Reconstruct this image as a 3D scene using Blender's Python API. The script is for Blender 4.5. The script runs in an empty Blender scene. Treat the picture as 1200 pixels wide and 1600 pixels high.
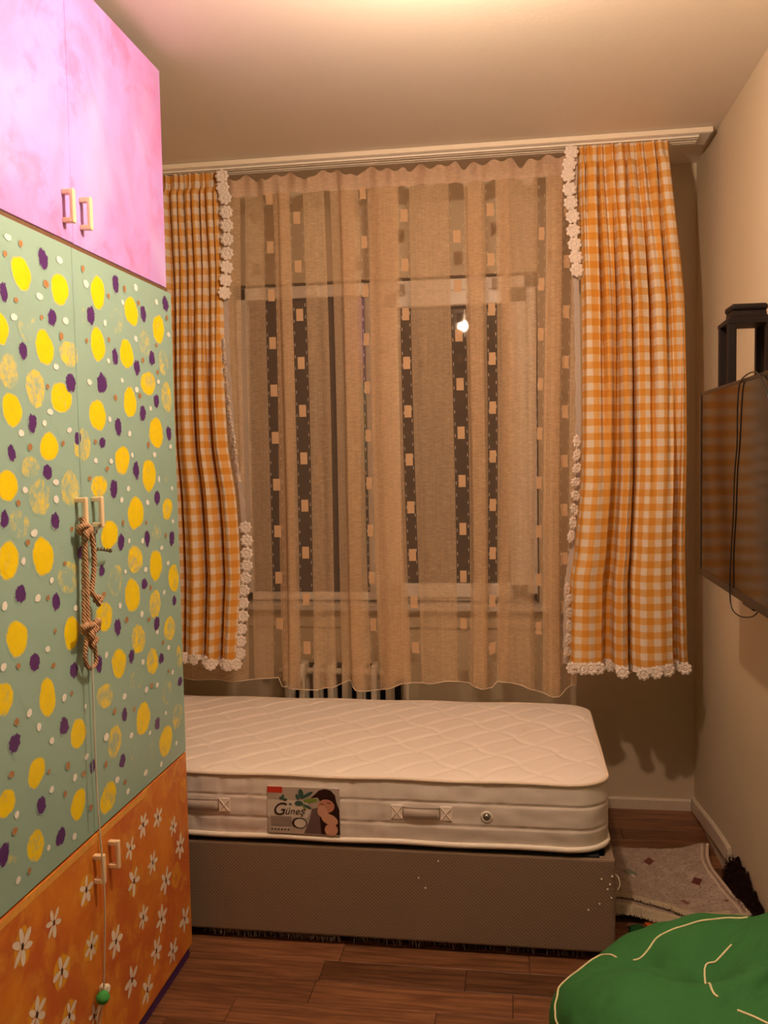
import bpy, bmesh, math, random
from mathutils import Vector, Matrix, noise
from mathutils.bvhtree import BVHTree
random.seed(7)
PI = math.pi
S = bpy.context.scene
COL = S.collection

# ------------------------------------------------------------------ camera
def look_camera():
    yaw, pitch, roll, f = 0.1480604831, 0.0629289054, -0.0184915181, 1384.524
    cy, sy = math.cos(yaw), math.sin(yaw)
    fw = Vector((-sy*math.cos(pitch), cy*math.cos(pitch), -math.sin(pitch)))
    r = Vector((cy, sy, 0)); u = r.cross(fw)
    r2 = math.cos(roll)*r + math.sin(roll)*u
    u2 = -math.sin(roll)*r + math.cos(roll)*u
    m = Matrix(((r2.x, u2.x, -fw.x, 0), (r2.y, u2.y, -fw.y, 0), (r2.z, u2.z, -fw.z, 1.5), (0, 0, 0, 1)))
    cam = bpy.data.cameras.new('camera'); o = bpy.data.objects.new('camera', cam)
    cam.sensor_fit = 'VERTICAL'; cam.sensor_height = 36.0; cam.sensor_width = 27.0
    cam.lens = f/1600*36; cam.clip_start = 0.02
    o.matrix_world = m; COL.objects.link(o); S.camera = o
look_camera()
# ------------------------------------------------------------------ world: night outside
W = bpy.data.worlds.new('night'); S.world = W; W.use_nodes = True
W.node_tree.nodes['Background'].inputs[0].default_value = (0.012, 0.010, 0.009, 1)
W.node_tree.nodes['Background'].inputs[1].default_value = 1.0
S.view_settings.view_transform = 'Standard'; S.view_settings.look = 'None'
S.view_settings.exposure = 0.12; S.view_settings.gamma = 1.0
S.view_settings.use_curve_mapping = False
BULB_STRENGTH = 1560.0
BULB_COLOR = (1.0, 0.71, 0.49)
LAMP = (-0.13, 1.77, 2.415)

# ------------------------------------------------------------------ helpers
def tag(o, label=None, cat=None, group=None, kind=None):
    if label: o['label'] = label
    if cat: o['category'] = cat
    if group: o['group'] = group
    if kind: o['kind'] = kind
    return o
def empty(name, loc, label=None, cat=None, group=None, kind=None, rz=0):
    o = bpy.data.objects.new(name, None); COL.objects.link(o)
    o.location = loc; o.rotation_euler.z = rz; o.empty_display_size = 0.05
    return tag(o, label, cat, group, kind)
def link(name, me, mat, parent=None, smooth=False):
    o = bpy.data.objects.new(name, me); COL.objects.link(o)
    if mat is not None:
        for m in (mat if isinstance(mat, (list, tuple)) else [mat]): me.materials.append(m)
    if parent is not None:
        o.parent = parent; o.matrix_parent_inverse = Matrix.Translation(-parent.location) if parent.parent is None and parent.rotation_euler.z == 0 else Matrix()
        if parent.parent is not None:
            q = parent.parent
            o.matrix_parent_inverse = Matrix()
            o.location = (0, 0, 0)
            if parent.get('_w'): pass
    if smooth:
        for p in me.polygons: p.use_smooth = True
    return o
# every mesh is written in world coordinates; mk() moves its origin so that parts keep their place under their thing
def mk(name, bm, mat, parent=None, smooth=False, mesh=None):
    me = bpy.data.meshes.new(name); bm.to_mesh(me); bm.free()
    return put(name, me, mat, parent, smooth)
def put(name, me, mat, parent=None, smooth=False):
    o = bpy.data.objects.new(name, me); COL.objects.link(o)
    if mat is not None:
        for m in (mat if isinstance(mat, (list, tuple)) else [mat]): me.materials.append(m)
    if parent is not None:
        o.parent = parent
        loc = Vector((0, 0, 0)); q = parent
        while q is not None: loc += q.location; q = q.parent
        o.location = -loc if False else Vector((0, 0, 0))
        me.transform(Matrix.Translation(-loc))
    if smooth:
        for p in me.polygons: p.use_smooth = True
    return o
def inst(name, me, parent, loc, rot=(0, 0, 0), scale=(1, 1, 1)):
    """another object sharing mesh data (mesh is modelled about its own origin)"""
    o = bpy.data.objects.new(name, me); COL.objects.link(o)
    base = Vector((0, 0, 0)); q = parent
    while q is not None: base += q.location; q = q.parent
    o.parent = parent; o.location = Vector(loc) - base; o.rotation_euler = rot; o.scale = scale
    return o
def bx(bm, a, b, bev=0.0, seg=1, mi=0):
    r = bmesh.ops.create_cube(bm, size=1.0)
    vs = r['verts']
    c = [(a[i]+b[i])/2 for i in range(3)]; s = [abs(b[i]-a[i]) for i in range(3)]
    for v in vs: v.co = Vector((v.co.x*s[0]+c[0], v.co.y*s[1]+c[1], v.co.z*s[2]+c[2]))
    fs = list({f for v in vs for f in v.link_faces})
    for f in fs: f.material_index = mi
    if bev > 0:
        es = list({e for v in vs for e in v.link_edges})
        rr = bmesh.ops.bevel(bm, geom=es, offset=bev, segments=seg, profile=0.5, affect='EDGES')
        for f in rr['faces']: f.material_index = mi
def box(name, a, b, mat, parent=None, bev=0.0, seg=1):
    bm = bmesh.new(); bx(bm, a, b, bev, seg); return mk(name, bm, mat, parent)
def tube(bm, pts, r, n=8, closed=False, cap=True, rfun=None):
    P = [Vector(p) for p in pts]; N = len(P); rings = []
    t0 = (P[1]-P[0]).normalized()
    ref = Vector((0, 0, 1)) if abs(t0.z) < 0.9 else Vector((0, 1, 0))
    nrm = t0.cross(ref).normalized()
    for i in range(N):
        if closed: t = (P[(i+1) % N]-P[i-1]).normalized()
        else: t = (P[min(i+1, N-1)]-P[max(i-1, 0)]).normalized()
        nrm = (nrm - t*nrm.dot(t))
        nrm = nrm.normalized() if nrm.length > 1e-6 else t.orthogonal().normalized()
        b = t.cross(nrm); rr = rfun(i/(N-1)) if rfun else r
        rings.append([bm.verts.new(P[i] + nrm*rr*math.cos(2*PI*k/n) + b*rr*math.sin(2*PI*k/n)) for k in range(n)])
    for i in range(N if closed else N-1):
        A, B = rings[i], rings[(i+1) % N]
        for k in range(n): bm.faces.new((A[k], A[(k+1) % n], B[(k+1) % n], B[k]))
    if cap and not closed:
        bm.faces.new(rings[0][::-1]); bm.faces.new(rings[-1])
def spline(pts, k=6, closed=False):
    P = [Vector(p) for p in pts]; out = []; n = len(P)
    rng = range(n) if closed else range(n-1)
    for i in rng:
        if closed: a, b, c, d = P[i-1], P[i], P[(i+1) % n], P[(i+2) % n]
        else: a, b, c, d = P[max(i-1, 0)], P[i], P[i+1], P[min(i+2, n-1)]
        for j in range(k):
            t = j/k
            out.append(0.5*((2*b)+(c-a)*t+(2*a-5*b+4*c-d)*t*t+(3*b-a-3*c+d)*t**3))
    if not closed: out.append(P[-1])
    return out
def lathe(bm, prof, c, n=24, axis='Z'):
    rings = []
    for r, h in prof:
        rings.append([bm.verts.new((c[0]+r*math.cos(2*PI*k/n), c[1]+r*math.sin(2*PI*k/n), c[2]+h) if axis == 'Z'
                      else (c[0]+r*math.cos(2*PI*k/n), c[1]+h, c[2]+r*math.sin(2*PI*k/n))) for k in range(n)])
    for A, B in zip(rings, rings[1:]):
        for k in range(n): bm.faces.new((A[k], A[(k+1) % n], B[(k+1) % n], B[k]))
    bm.faces.new(rings[0][::-1]); bm.faces.new(rings[-1])
    bmesh.ops.recalc_face_normals(bm, faces=bm.faces[:])
def lerp(a, b, t): return a+(b-a)*t
def sstep(a, b, x):
    t = max(0.0, min(1.0, (x-a)/(b-a))); return t*t*(3-2*t)
def interp(tab, z):
    """tab: rows (z, value...) with z falling"""
    if z >= tab[0][0]: return tab[0][1:]
    for p, q in zip(tab, tab[1:]):
        if p[0] >= z >= q[0]:
            t = (p[0]-z)/(p[0]-q[0]); return tuple(lerp(a, b, t) for a, b in zip(p[1:], q[1:]))
    return tab[-1][1:]

# ------------------------------------------------------------------ materials
class NT:
    def __init__(s, name):
        s.m = bpy.data.materials.new(name); s.m.use_nodes = True; s.t = s.m.node_tree
        s.t.nodes.clear(); s.out = s.n('ShaderNodeOutputMaterial')
    def n(s, typ, **kw):
        x = s.t.nodes.new(typ)
        for k, v in kw.items():
            if k.startswith('i_'):
                key = k[2:]; x.inputs[int(key) if key.isdigit() else key.replace('_', ' ')].default_value = v
            else: setattr(x, k, v)
        return x
    def l(s, a, b): s.t.links.new(a, b)
    def math(s, op, a, b=None, c=None, clamp=False):
        x = s.n('ShaderNodeMath', operation=op); x.use_clamp = clamp
        for i, v in enumerate((a, b, c)):
            if v is None: continue
            if isinstance(v, (int, float)): x.inputs[i].default_value = v
            else: s.l(v, x.inputs[i])
        return x.outputs[0]
    def mix(s, f, a, b, blend='MIX'):
        x = s.n('ShaderNodeMix', data_type='RGBA', blend_type=blend)
        for i, v in ((0, f), (6, a), (7, b)):
            if isinstance(v, (int, float)): x.inputs[i].default_value = v
            elif isinstance(v, (tuple, list)): x.inputs[i].default_value = (*v, 1)
            else: s.l(v, x.inputs[i])
        return x.outputs[2]
    def noise(s, scale, detail=3, rough=0.5, vec=None, dist=0.0):
        x = s.n('ShaderNodeTexNoise'); x.inputs['Scale'].default_value = scale; x.inputs['Detail'].default_value = detail
        x.inputs['Roughness'].default_value = rough; x.inputs['Distortion'].default_value = dist
        if vec is None: vec = s.n('ShaderNodeTexCoord').outputs['Object']
        s.l(vec, x.inputs['Vector']); return x.outputs['Fac']
    def ramp(s, f, lo, hi):
        x = s.n('ShaderNodeMapRange'); x.inputs[1].default_value = lo; x.inputs[2].default_value = hi
        x.interpolation_type = 'SMOOTHSTEP'; s.l(f, x.inputs[0]); return x.outputs[0]
    def scaled(s, vec, sc):
        x = s.n('ShaderNodeMapping'); x.inputs['Scale'].default_value = sc; s.l(vec, x.inputs['Vector']); return x.outputs[0]
    def bsdf(s, color, rough=0.6, bump=None, bstr=0.3, bdist=0.002, spec=0.4, **kw):
        b = s.n('ShaderNodeBsdfPrincipled')
        if isinstance(color, (tuple, list)): b.inputs['Base Color'].default_value = (*color, 1)
        else: s.l(color, b.inputs['Base Color'])
        if isinstance(rough, (int, float)): b.inputs['Roughness'].default_value = rough
        else: s.l(rough, b.inputs['Roughness'])
        b.inputs['Specular IOR Level'].default_value = spec
        for k, v in kw.items(): b.inputs[k.replace('_', ' ')].default_value = v
        if bump is not None:
            n = s.n('ShaderNodeBump'); n.inputs['Strength'].default_value = bstr; n.inputs['Distance'].default_value = bdist
            s.l(bump, n.inputs['Height']); s.l(n.outputs[0], b.inputs['Normal'])
        s.l(b.outputs[0], s.out.inputs[0]); return b
def plain(name, col, rough=0.6, nscale=None, var=0.1, spec=0.4, bs=0.2, bd=0.001, **kw):
    t = NT(name)
    if nscale:
        f = t.noise(nscale, 4, 0.6); c = t.mix(f, tuple(x*(1-var) for x in col), tuple(min(1, x*(1+var)) for x in col))
        t.bsdf(c, rough, f, bs, bd, spec, **kw)
    else: t.bsdf(col, rough, spec=spec, **kw)
    return t.m

def wall_mat(name, col):
    t = NT(name)
    f = t.noise(2.2, 5, 0.6); g = t.noise(60, 4, 0.6)
    c = t.mix(f, tuple(x*0.95 for x in col), tuple(x*1.04 for x in col))
    t.bsdf(c, 0.55, g, 0.25, 0.002, 0.35); return t.m
M_WALL = wall_mat('wall paint', (0.60, 0.51, 0.36))
M_CEIL = wall_mat('ceiling paint', (0.78, 0.72, 0.64))
M_BASEB = plain('painted skirting', (0.62, 0.54, 0.42), 0.4, 40, 0.08)
M_WHITEPVC = plain('white window plastic', (0.78, 0.75, 0.70), 0.35, 30, 0.03)
M_MARBLE = plain('window sill stone', (0.62, 0.58, 0.52), 0.35, 14, 0.12)
M_BLACK = plain('black lacquered wood', (0.010, 0.006, 0.005), 0.6, 60, 0.3, 0.2)
M_RUBBER = plain('dark window seal', (0.02, 0.02, 0.02), 0.7)
M_PLASTIC_BLACK = plain('black plastic', (0.012, 0.011, 0.010), 0.35)
M_BROWN_EDGE = plain('raw brown board edge', (0.16, 0.085, 0.045), 0.7, 60, 0.3)
M_HANDLE = plain('cream plastic handle', (0.86, 0.68, 0.44), 0.35)
M_PURPLE_PLINTH = plain('purple painted plinth', (0.06, 0.02, 0.14), 0.5, 25, 0.3)
M_RAD = plain('cream radiator enamel', (0.86, 0.80, 0.68), 0.35, 30, 0.05)

def wood_floor():
    t = NT('laminate wood'); tc = t.n('ShaderNodeTexCoord'); oi = t.n('ShaderNodeObjectInfo')
    geo = t.n('ShaderNodeNewGeometry')
    add = t.n('ShaderNodeVectorMath', operation='ADD'); t.l(geo.outputs['Position'], add.inputs[0])
    cmb = t.n('ShaderNodeCombineXYZ'); t.l(t.math('MULTIPLY', oi.outputs['Random'], 37.0), cmb.inputs[0]); t.l(cmb.outputs[0], add.inputs[1])
    v = t.scaled(add.outputs[0], (1.6, 26, 1)); g = t.noise(3.0, 5, 0.62, v, 0.6)
    v2 = t.scaled(add.outputs[0], (3, 160, 1)); g2 = t.noise(4.0, 3, 0.5, v2)
    c = t.mix(t.ramp(g, 0.35, 0.68), (0.115, 0.045, 0.020), (0.250, 0.110, 0.050))
    c = t.mix(t.math('MULTIPLY', t.ramp(g2, 0.5, 0.75), 0.35), c, (0.06, 0.024, 0.012))
    br = t.math('MULTIPLY_ADD', oi.outputs['Random'], 0.7, 0.62)
    vv = t.n('ShaderNodeCombineXYZ')
    for i in range(3): t.l(br, vv.inputs[i])
    c = t.mix(1.0, c, vv.outputs[0], 'MULTIPLY')
    t.bsdf(c, 0.42, g2, 0.1, 0.0006, 0.4); return t.m
M_WOOD = wood_floor()
M_UNDER = plain('dark floor underlay', (0.02, 0.012, 0.008), 0.9)

def pink_mat():
    t = NT('pink sponged paint'); f = t.noise(3.0, 5, 0.62, dist=0.8); g = t.noise(9, 5, 0.65, dist=0.5); h = t.noise(1.6, 3, 0.5, dist=0.4)
    c = t.mix(t.ramp(f, 0.36, 0.66), (0.55, 0.34, 0.84), (0.60, 0.28, 0.66))
    c = t.mix(t.math('MULTIPLY', t.ramp(g, 0.50, 0.72), 0.55), c, (0.60, 0.17, 0.42))
    c = t.mix(t.math('MULTIPLY', t.ramp(h, 0.50, 0.66), 0.65), c, (0.66, 0.53, 0.96))
    t.bsdf(c, 0.45, g, 0.12, 0.001, 0.35); return t.m
GREEN = (0.30, 0.49, 0.43)
def green_nodes(t):
    f = t.noise(1.8, 3, 0.5)
    return t.mix(f, tuple(x*0.94 for x in GREEN), tuple(x*1.05 for x in GREEN))
def green_mat():
    t = NT('sea green paint'); t.bsdf(green_nodes(t), 0.42, t.noise(50, 3), 0.06, 0.001, 0.35); return t.m
def orange_nodes(t):
    f = t.noise(4.0, 5, 0.6, dist=0.8); g = t.noise(14, 4, 0.6, dist=0.4)
    c = t.mix(t.ramp(f, 0.35, 0.65), (0.58, 0.14, 0.035), (0.76, 0.28, 0.035))
    return t.mix(t.math('MULTIPLY', t.ramp(g, 0.48, 0.70), 0.7), c, (0.80, 0.38, 0.06))
def orange_mat():
    t = NT('orange sponged paint'); t.bsdf(orange_nodes(t), 0.45, t.noise(30, 4), 0.1, 0.001, 0.35); return t.m
def dab_mat(name, col, base, k, edge=0.12, nscale=90):
    """hand dabbed paint: attribute 'dab' holds (radius inside the dab, strength, seed)"""
    t = NT(name); a = t.n('ShaderNodeAttribute', attribute_name='dab'); sx = t.n('ShaderNodeSeparateXYZ'); t.l(a.outputs['Vector'], sx.inputs[0])
    r, s_, seed = sx.outputs
    n1 = t.noise(nscale, 4, 0.65); n2 = t.noise(nscale*0.28, 3, 0.6, dist=0.6)
    # rim: fades at radius ~0.9 with ragged edge
    rim = t.math('SUBTRACT', 0.93, r); rim = t.math('ADD', rim, t.math('MULTIPLY', t.math('SUBTRACT', n1, 0.5), k))
    rim = t.math('DIVIDE', rim, edge, clamp=True)
    w = t.math('SUBTRACT', t.math('MULTIPLY', s_, 1.25), t.math('MULTIPLY', n2, 0.95))
    w = t.math('ADD', w, t.math('MULTIPLY', t.math('SUBTRACT', n1, 0.5), 0.9))
    w = t.math('ADD', t.math('MULTIPLY', w, 2.2), t.math('MULTIPLY', r, 0.25), clamp=True)
    fac = t.math('MULTIPLY', rim, w)
    colr = t.mix(n2, tuple(min(1, x*1.08) for x in col), tuple(x*0.88 for x in col))
    t.bsdf(t.mix(fac, base(t), colr), 0.42, spec=0.35); return t.m
M_PINK = pink_mat(); M_GREEN = green_mat(); M_ORANGE = orange_mat()
M_DY = dab_mat('yellow paint dabs', (0.90, 0.70, 0.008), green_nodes, 0.25)
M_DP = dab_mat('purple paint dabs', (0.095, 0.03, 0.18), green_nodes, 0.9, 0.12, 120)
M_DW = dab_mat('white paint dots', (0.88, 0.90, 0.86), green_nodes, 0.1, 0.1)
M_DB = dab_mat('brown paint dots', (0.42, 0.22, 0.09), green_nodes, 0.15, 0.15)
M_DO = dab_mat('ochre paint ovals', (0.84, 0.46, 0.03), orange_nodes, 0.25)
M_PETAL = dab_mat('white petal strokes', (0.88, 0.83, 0.72), orange_nodes, 0.25, 0.15)
M_CORE = plain('black flower centre paint', (0.03, 0.02, 0.015), 0.5)
M_STROKE = plain('yellow orange brush stripe', (0.80, 0.40, 0.08), 0.5, 40, 0.3)

def gingham(name, tint=1.0):
    t = NT(name); uv = t.n('ShaderNodeUVMap'); sp = t.n('ShaderNodeSeparateXYZ'); t.l(uv.outputs[0], sp.inputs[0])
    wob = t.noise(45, 3, 0.6)
    def band(v, per):
        x = t.math('FRACT', t.math('ADD', t.math('DIVIDE', v, per), t.math('MULTIPLY', wob, 0.10)))
        x = t.math('ABSOLUTE', t.math('SUBTRACT', x, 0.5))
        return t.ramp(x, 0.21, 0.29)
    a, b = band(sp.outputs[0], 0.052), band(sp.outputs[1], 0.052)
    s_ = t.math('MULTIPLY', t.math('ADD', a, b), 0.5)
    fine = t.noise(420, 2, 0.5)
    s_ = t.math('ADD', s_, t.math('MULTIPLY', t.math('SUBTRACT', fine, 0.5), 0.16), clamp=True)
    cr = t.n('ShaderNodeValToRGB'); t.l(s_, cr.inputs[0])
    e = cr.color_ramp.elements
    e[0].position = 0.05; e[0].color = (0.84, 0.72, 0.58, 1)
    e[1].position = 0.95; e[1].color = (0.76, 0.33, 0.055, 1)
    m_ = e.new(0.5); m_.color = (0.79, 0.46, 0.17, 1)
    b_ = t.n('ShaderNodeBsdfDiffuse'); tr = t.n('ShaderNodeBsdfTranslucent')
    bmp = t.n('ShaderNodeBump'); bmp.inputs['Strength'].default_value = 0.25; bmp.inputs['Distance'].default_value = 0.001
    t.l(fine, bmp.inputs['Height']); t.l(bmp.outputs[0], b_.inputs['Normal'])
    t.l(cr.outputs[0], b_.inputs[0]); t.l(cr.outputs[0], tr.inputs[0])
    mx = t.n('ShaderNodeMixShader'); mx.inputs[0].default_value = 0.15
    t.l(b_.outputs[0], mx.inputs[1]); t.l(tr.outputs[0], mx.inputs[2]); t.l(mx.outputs[0], t.out.inputs[0]); return t.m
M_GING = gingham('orange and white gingham cloth')
M_LACE = plain('cream cotton lace', (0.80, 0.70, 0.62), 0.85, 220, 0.2, 0.15, 0.5, 0.002)
M_BAND = plain('cream curtain lining strip', (0.78, 0.66, 0.54), 0.85, 160, 0.1, 0.15)

def sheer(name, col, opac, crinkle=True):
    t = NT(name); geo = t.n('ShaderNodeTexCoord').outputs['Object']
    d = t.n('ShaderNodeBsdfDiffuse'); tl = t.n('ShaderNodeBsdfTranslucent'); tp = t.n('ShaderNodeBsdfTransparent')
    m1 = t.n('ShaderNodeMixShader'); m2 = t.n('ShaderNodeMixShader'); m1.inputs[0].default_value = 0.3
    if crinkle:
        v = t.scaled(geo, (50, 50, 380)); a = t.noise(1.0, 3, 0.6, v, 0.5)
        v2 = t.scaled(geo, (240, 240, 5)); b = t.noise(1.0, 2, 0.5, v2)
        f = t.math('ADD', t.math('MULTIPLY', t.math('SUBTRACT', a, 0.5), 0.42), t.math('MULTIPLY', t.math('SUBTRACT', b, 0.5), 0.22))
        fac = t.math('ADD', f, opac, clamp=True)
        c = t.mix(t.ramp(a, 0.3, 0.7), tuple(x*0.93 for x in col), tuple(min(1, x*1.06) for x in col))
        t.l(fac, m2.inputs[0])
        bm_ = t.n('ShaderNodeBump'); bm_.inputs['Strength'].default_value = 0.4; bm_.inputs['Distance'].default_value = 0.003
        t.l(a, bm_.inputs['Height']); t.l(bm_.outputs[0], d.inputs['Normal'])
        t.l(c, d.inputs[0]); t.l(c, tl.inputs[0])
    else:
        m2.inputs[0].default_value = opac; d.inputs[0].default_value = (*col, 1); tl.inputs[0].default_value = (*col, 1)
    tp.inputs[0].default_value = (1, 0.97, 0.93, 1)
    t.l(d.outputs[0], m1.inputs[1]); t.l(tl.outputs[0], m1.inputs[2])
    t.l(tp.outputs[0], m2.inputs[1]); t.l(m1.outputs[0], m2.inputs[2]); t.l(m2.outputs[0], t.out.inputs[0]); return t.m
M_SHEER = sheer('crinkled tan voile', (0.85, 0.61, 0.38), 0.52)
M_ORGANZA = sheer('clear organza stripe', (0.62, 0.42, 0.26), 0.17, False)
M_SQUARE = sheer('woven tan square', (0.80, 0.54, 0.32), 0.93, False)
M_STITCH = plain('pale stitching', (0.86, 0.72, 0.56), 0.8)
M_TAPE = sheer('gathered voile heading', (0.80, 0.57, 0.40), 0.80)

def glass():
    t = NT('window glass'); g = t.n('ShaderNodeBsdfGlossy'); g.inputs['Roughness'].default_value = 0.02
    tp = t.n('ShaderNodeBsdfTransparent'); tp.inputs[0].default_value = (0.93, 0.95, 0.94, 1)
    fr = t.n('ShaderNodeFresnel'); fr.inputs[0].default_value = 1.6
    f = t.math('MULTIPLY', fr.outputs[0], 1.6, clamp=True)
    mx = t.n('ShaderNodeMixShader'); t.l(f, mx.inputs[0]); t.l(tp.outputs[0], mx.inputs[1]); t.l(g.outputs[0], mx.inputs[2]); t.l(mx.outputs[0], t.out.inputs[0]); return t.m
M_GLASS = glass()

def mattress_mat():
    t = NT('quilted ivory ticking'); f = t.noise(260, 3, 0.5); g = t.noise(3.0, 4, 0.6)
    c = t.mix(g, (0.86, 0.77, 0.70), (0.90, 0.82, 0.76))
    st = t.ramp(t.noise(5.0, 4, 0.6, dist=1.0), 0.60, 0.78)
    c = t.mix(t.math('MULTIPLY', st, 0.22), c, (0.60, 0.46, 0.30))
    t.bsdf(c, 0.6, f, 0.25, 0.001, 0.25, Sheen_Weight=0.2); return t.m
M_TICK = mattress_mat()
def side_mat():
    t = NT('mattress side fabric'); f = t.noise(200, 3, 0.5); g = t.noise(5.0, 4, 0.6)
    t.bsdf(t.mix(g, (0.74, 0.67, 0.62), (0.83, 0.76, 0.70)), 0.6, f, 0.3, 0.001, 0.25); return t.m
M_SIDE = side_mat()
M_PIPE = plain('mattress piping', (0.78, 0.66, 0.54), 0.5, 150, 0.1)
def base_mat():
    t = NT('taupe woven upholstery'); geo = t.n('ShaderNodeNewGeometry').outputs['Position']
    w = t.n('ShaderNodeTexWave', wave_type='BANDS', bands_direction='DIAGONAL'); w.inputs['Scale'].default_value = 55
    w.inputs['Distortion'].default_value = 0.6; t.l(geo, w.inputs['Vector'])
    w2 = t.n('ShaderNodeTexWave', wave_type='BANDS', bands_direction='Z'); w2.inputs['Scale'].default_value = 60; t.l(geo, w2.inputs['Vector'])
    h = t.math('MULTIPLY', w.outputs['Fac'], w2.outputs['Fac']); g = t.noise(6, 4, 0.6)
    c = t.mix(h, (0.20, 0.145, 0.10), (0.36, 0.27, 0.195))
    c = t.mix(t.math('MULTIPLY', g, 0.4), c, (0.33, 0.235, 0.16))
    vo = t.n('ShaderNodeTexVoronoi'); vo.inputs['Scale'].default_value = 26; t.l(geo, vo.inputs['Vector'])
    sp = t.math('LESS_THAN', vo.outputs['Distance'], 0.05); sel = t.ramp(t.noise(9, 2), 0.60, 0.62)
    c = t.mix(t.math('MULTIPLY', sp, sel), c, (0.75, 0.64, 0.48))
    t.bsdf(c, 0.8, h, 0.5, 0.0015, 0.2); return t.m
M_BASE = base_mat()
M_NAVY = plain('dark base lining and gap shade', (0.012, 0.014, 0.022), 0.8, 60, 0.3)

def bag_mat():
    t = NT('green cotton twill'); f = t.noise(500, 2, 0.5); g = t.noise(7, 4, 0.6)
    t.bsdf(t.mix(g, (0.030, 0.150, 0.040), (0.042, 0.190, 0.052)), 0.75, t.noise(11, 5, 0.6, dist=0.5), 0.35, 0.02, 0.2); return t.m
M_BAG = bag_mat()
M_BAGPIPE = plain('cream bag piping', (0.80, 0.72, 0.42), 0.6)
def rug_mat():
    t = NT('faded rug pile'); uv = t.n('ShaderNodeUVMap').outputs[0]
    f = t.noise(10, 5, 0.65, uv, 1.2); g = t.noise(42, 4, 0.7, uv); sp = t.n('ShaderNodeSeparateXYZ'); t.l(uv, sp.inputs[0])
    c = t.mix(t.ramp(f, 0.35, 0.7), (0.35, 0.27, 0.23), (0.47, 0.37, 0.30))
    c = t.mix(t.math('MULTIPLY', t.ramp(g, 0.52, 0.62), 0.6), c, (0.17, 0.11, 0.09))
    # small ring of figures: diamonds at set places
    for (u, v, r, col) in ((.42, .80, .055, (0.15, .05, .045)), (.80, .50, .05, (.12, .035, .035)), (.22, .60, .075, (.20, .20, .16)), (.60, .25, .04, (.22, .10, .09)), (.24, .56, .03, (.6, .5, .42)), (.9, .22, .02, (.16, .07, .05))):
        d = t.math('ADD', t.math('ABSOLUTE', t.math('SUBTRACT', sp.outputs[0], u)), t.math('ABSOLUTE', t.math('SUBTRACT', sp.outputs[1], v)))
        d = t.math('ADD', d, t.math('MULTIPLY', t.math('SUBTRACT', g, 0.5), 0.03))
        c = t.mix(t.math('LESS_THAN', d, r), c, col)
    for (lo, hi, col) in ((0.955, 0.965, (.25, .16, .12)), (0.975, 1.0, (.62, .50, .38)), (.925, .94, (.58, .47, .37))):
        a = t.math('MULTIPLY', t.math('GREATER_THAN', sp.outputs[0], lo), t.math('LESS_THAN', sp.outputs[0], hi))
        c = t.mix(a, c, col)
    t.bsdf(c, 0.95, g, 0.6, 0.004, 0.1); return t.m
M_RUG = rug_mat()
M_FRINGE = plain('cream rug fringe', (0.50, 0.42, 0.30), 0.9, 80, 0.3, 0.1)
M_FUR = plain('dark brown shaggy cloth', (0.035, 0.014, 0.012), 0.95, 40, 0.5, 0.1)
def screen_mat():
    t = NT('dark tv screen'); t.bsdf((0.007, 0.006, 0.005), 0.11, spec=0.22); return t.m
M_SCREEN = screen_mat()
M_SHELF = plain('dark wall shelf', (0.03, 0.02, 0.015), 0.5, 40, 0.2)
def rope_mat():
    t = NT('tan jute rope'); v = t.n('ShaderNodeTexCoord').outputs['Object']
    w = t.n('ShaderNodeTexWave', bands_direction='DIAGONAL'); w.inputs['Scale'].default_value = 70; t.l(v, w.inputs['Vector'])
    t.bsdf(t.mix(w.outputs['Fac'], (0.36, 0.19, 0.10), (0.66, 0.42, 0.26)), 0.8, w.outputs['Fac'], 0.8, 0.002, 0.2); return t.m
M_ROPE = rope_mat()
M_STRING = plain('white cotton string', (0.66, 0.62, 0.52), 0.8)
M_BALL = plain('green felt ball', (0.06, 0.38, 0.08), 0.8, 60, 0.3)
M_WOOL = plain('white wool tuft', (0.75, 0.72, 0.58), 0.9, 90, 0.2)
M_WIRE = plain('dull twisted metal', (0.16, 0.13, 0.09), 0.4, Metallic=0.8)
M_LABEL = plain('printed label paper', (0.50, 0.43, 0.37), 0.35, 20, 0.1)
M_RED = plain('red print', (0.62, 0.05, 0.03), 0.4)
M_HAIR = plain('dark brown print', (0.030, 0.012, 0.010), 0.35)
M_SKIN = plain('skin tone print', (0.56, 0.26, 0.17), 0.4)
M_SKIN2 = plain('lighter skin tone print', (0.66, 0.36, 0.25), 0.4)
M_LEAFD = plain('dark leaf print', (0.05, 0.12, 0.10), 0.4)
M_LEAF = plain('light leaf print', (0.20, 0.32, 0.05), 0.4)
M_INK = plain('black print', (0.03, 0.022, 0.02), 0.4)
M_GREYINK = plain('grey print', (0.24, 0.20, 0.18), 0.5)
M_SHAWL = plain('mauve print', (0.16, 0.10, 0.10), 0.4)
M_PALE = plain('pale print', (0.72, 0.66, 0.58), 0.4)
M_METAL = plain('brushed metal', (0.35, 0.33, 0.30), 0.35, Metallic=0.9)
M_ORANGEBOX = plain('orange card', (0.62, 0.13, 0.02), 0.5, 30, 0.2)
M_DUST = plain('grey lint', (0.22, 0.19, 0.17), 1.0, 60, 0.3, 0.05)
def emis(name, col, s):
    t = NT(name); e = t.n('ShaderNodeEmission'); e.inputs[0].default_value = (*col, 1); e.inputs[1].default_value = s
    t.l(e.outputs[0], t.out.inputs[0]); return t.m
M_BULB = emis('lit bulb', BULB_COLOR, BULB_STRENGTH)

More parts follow.
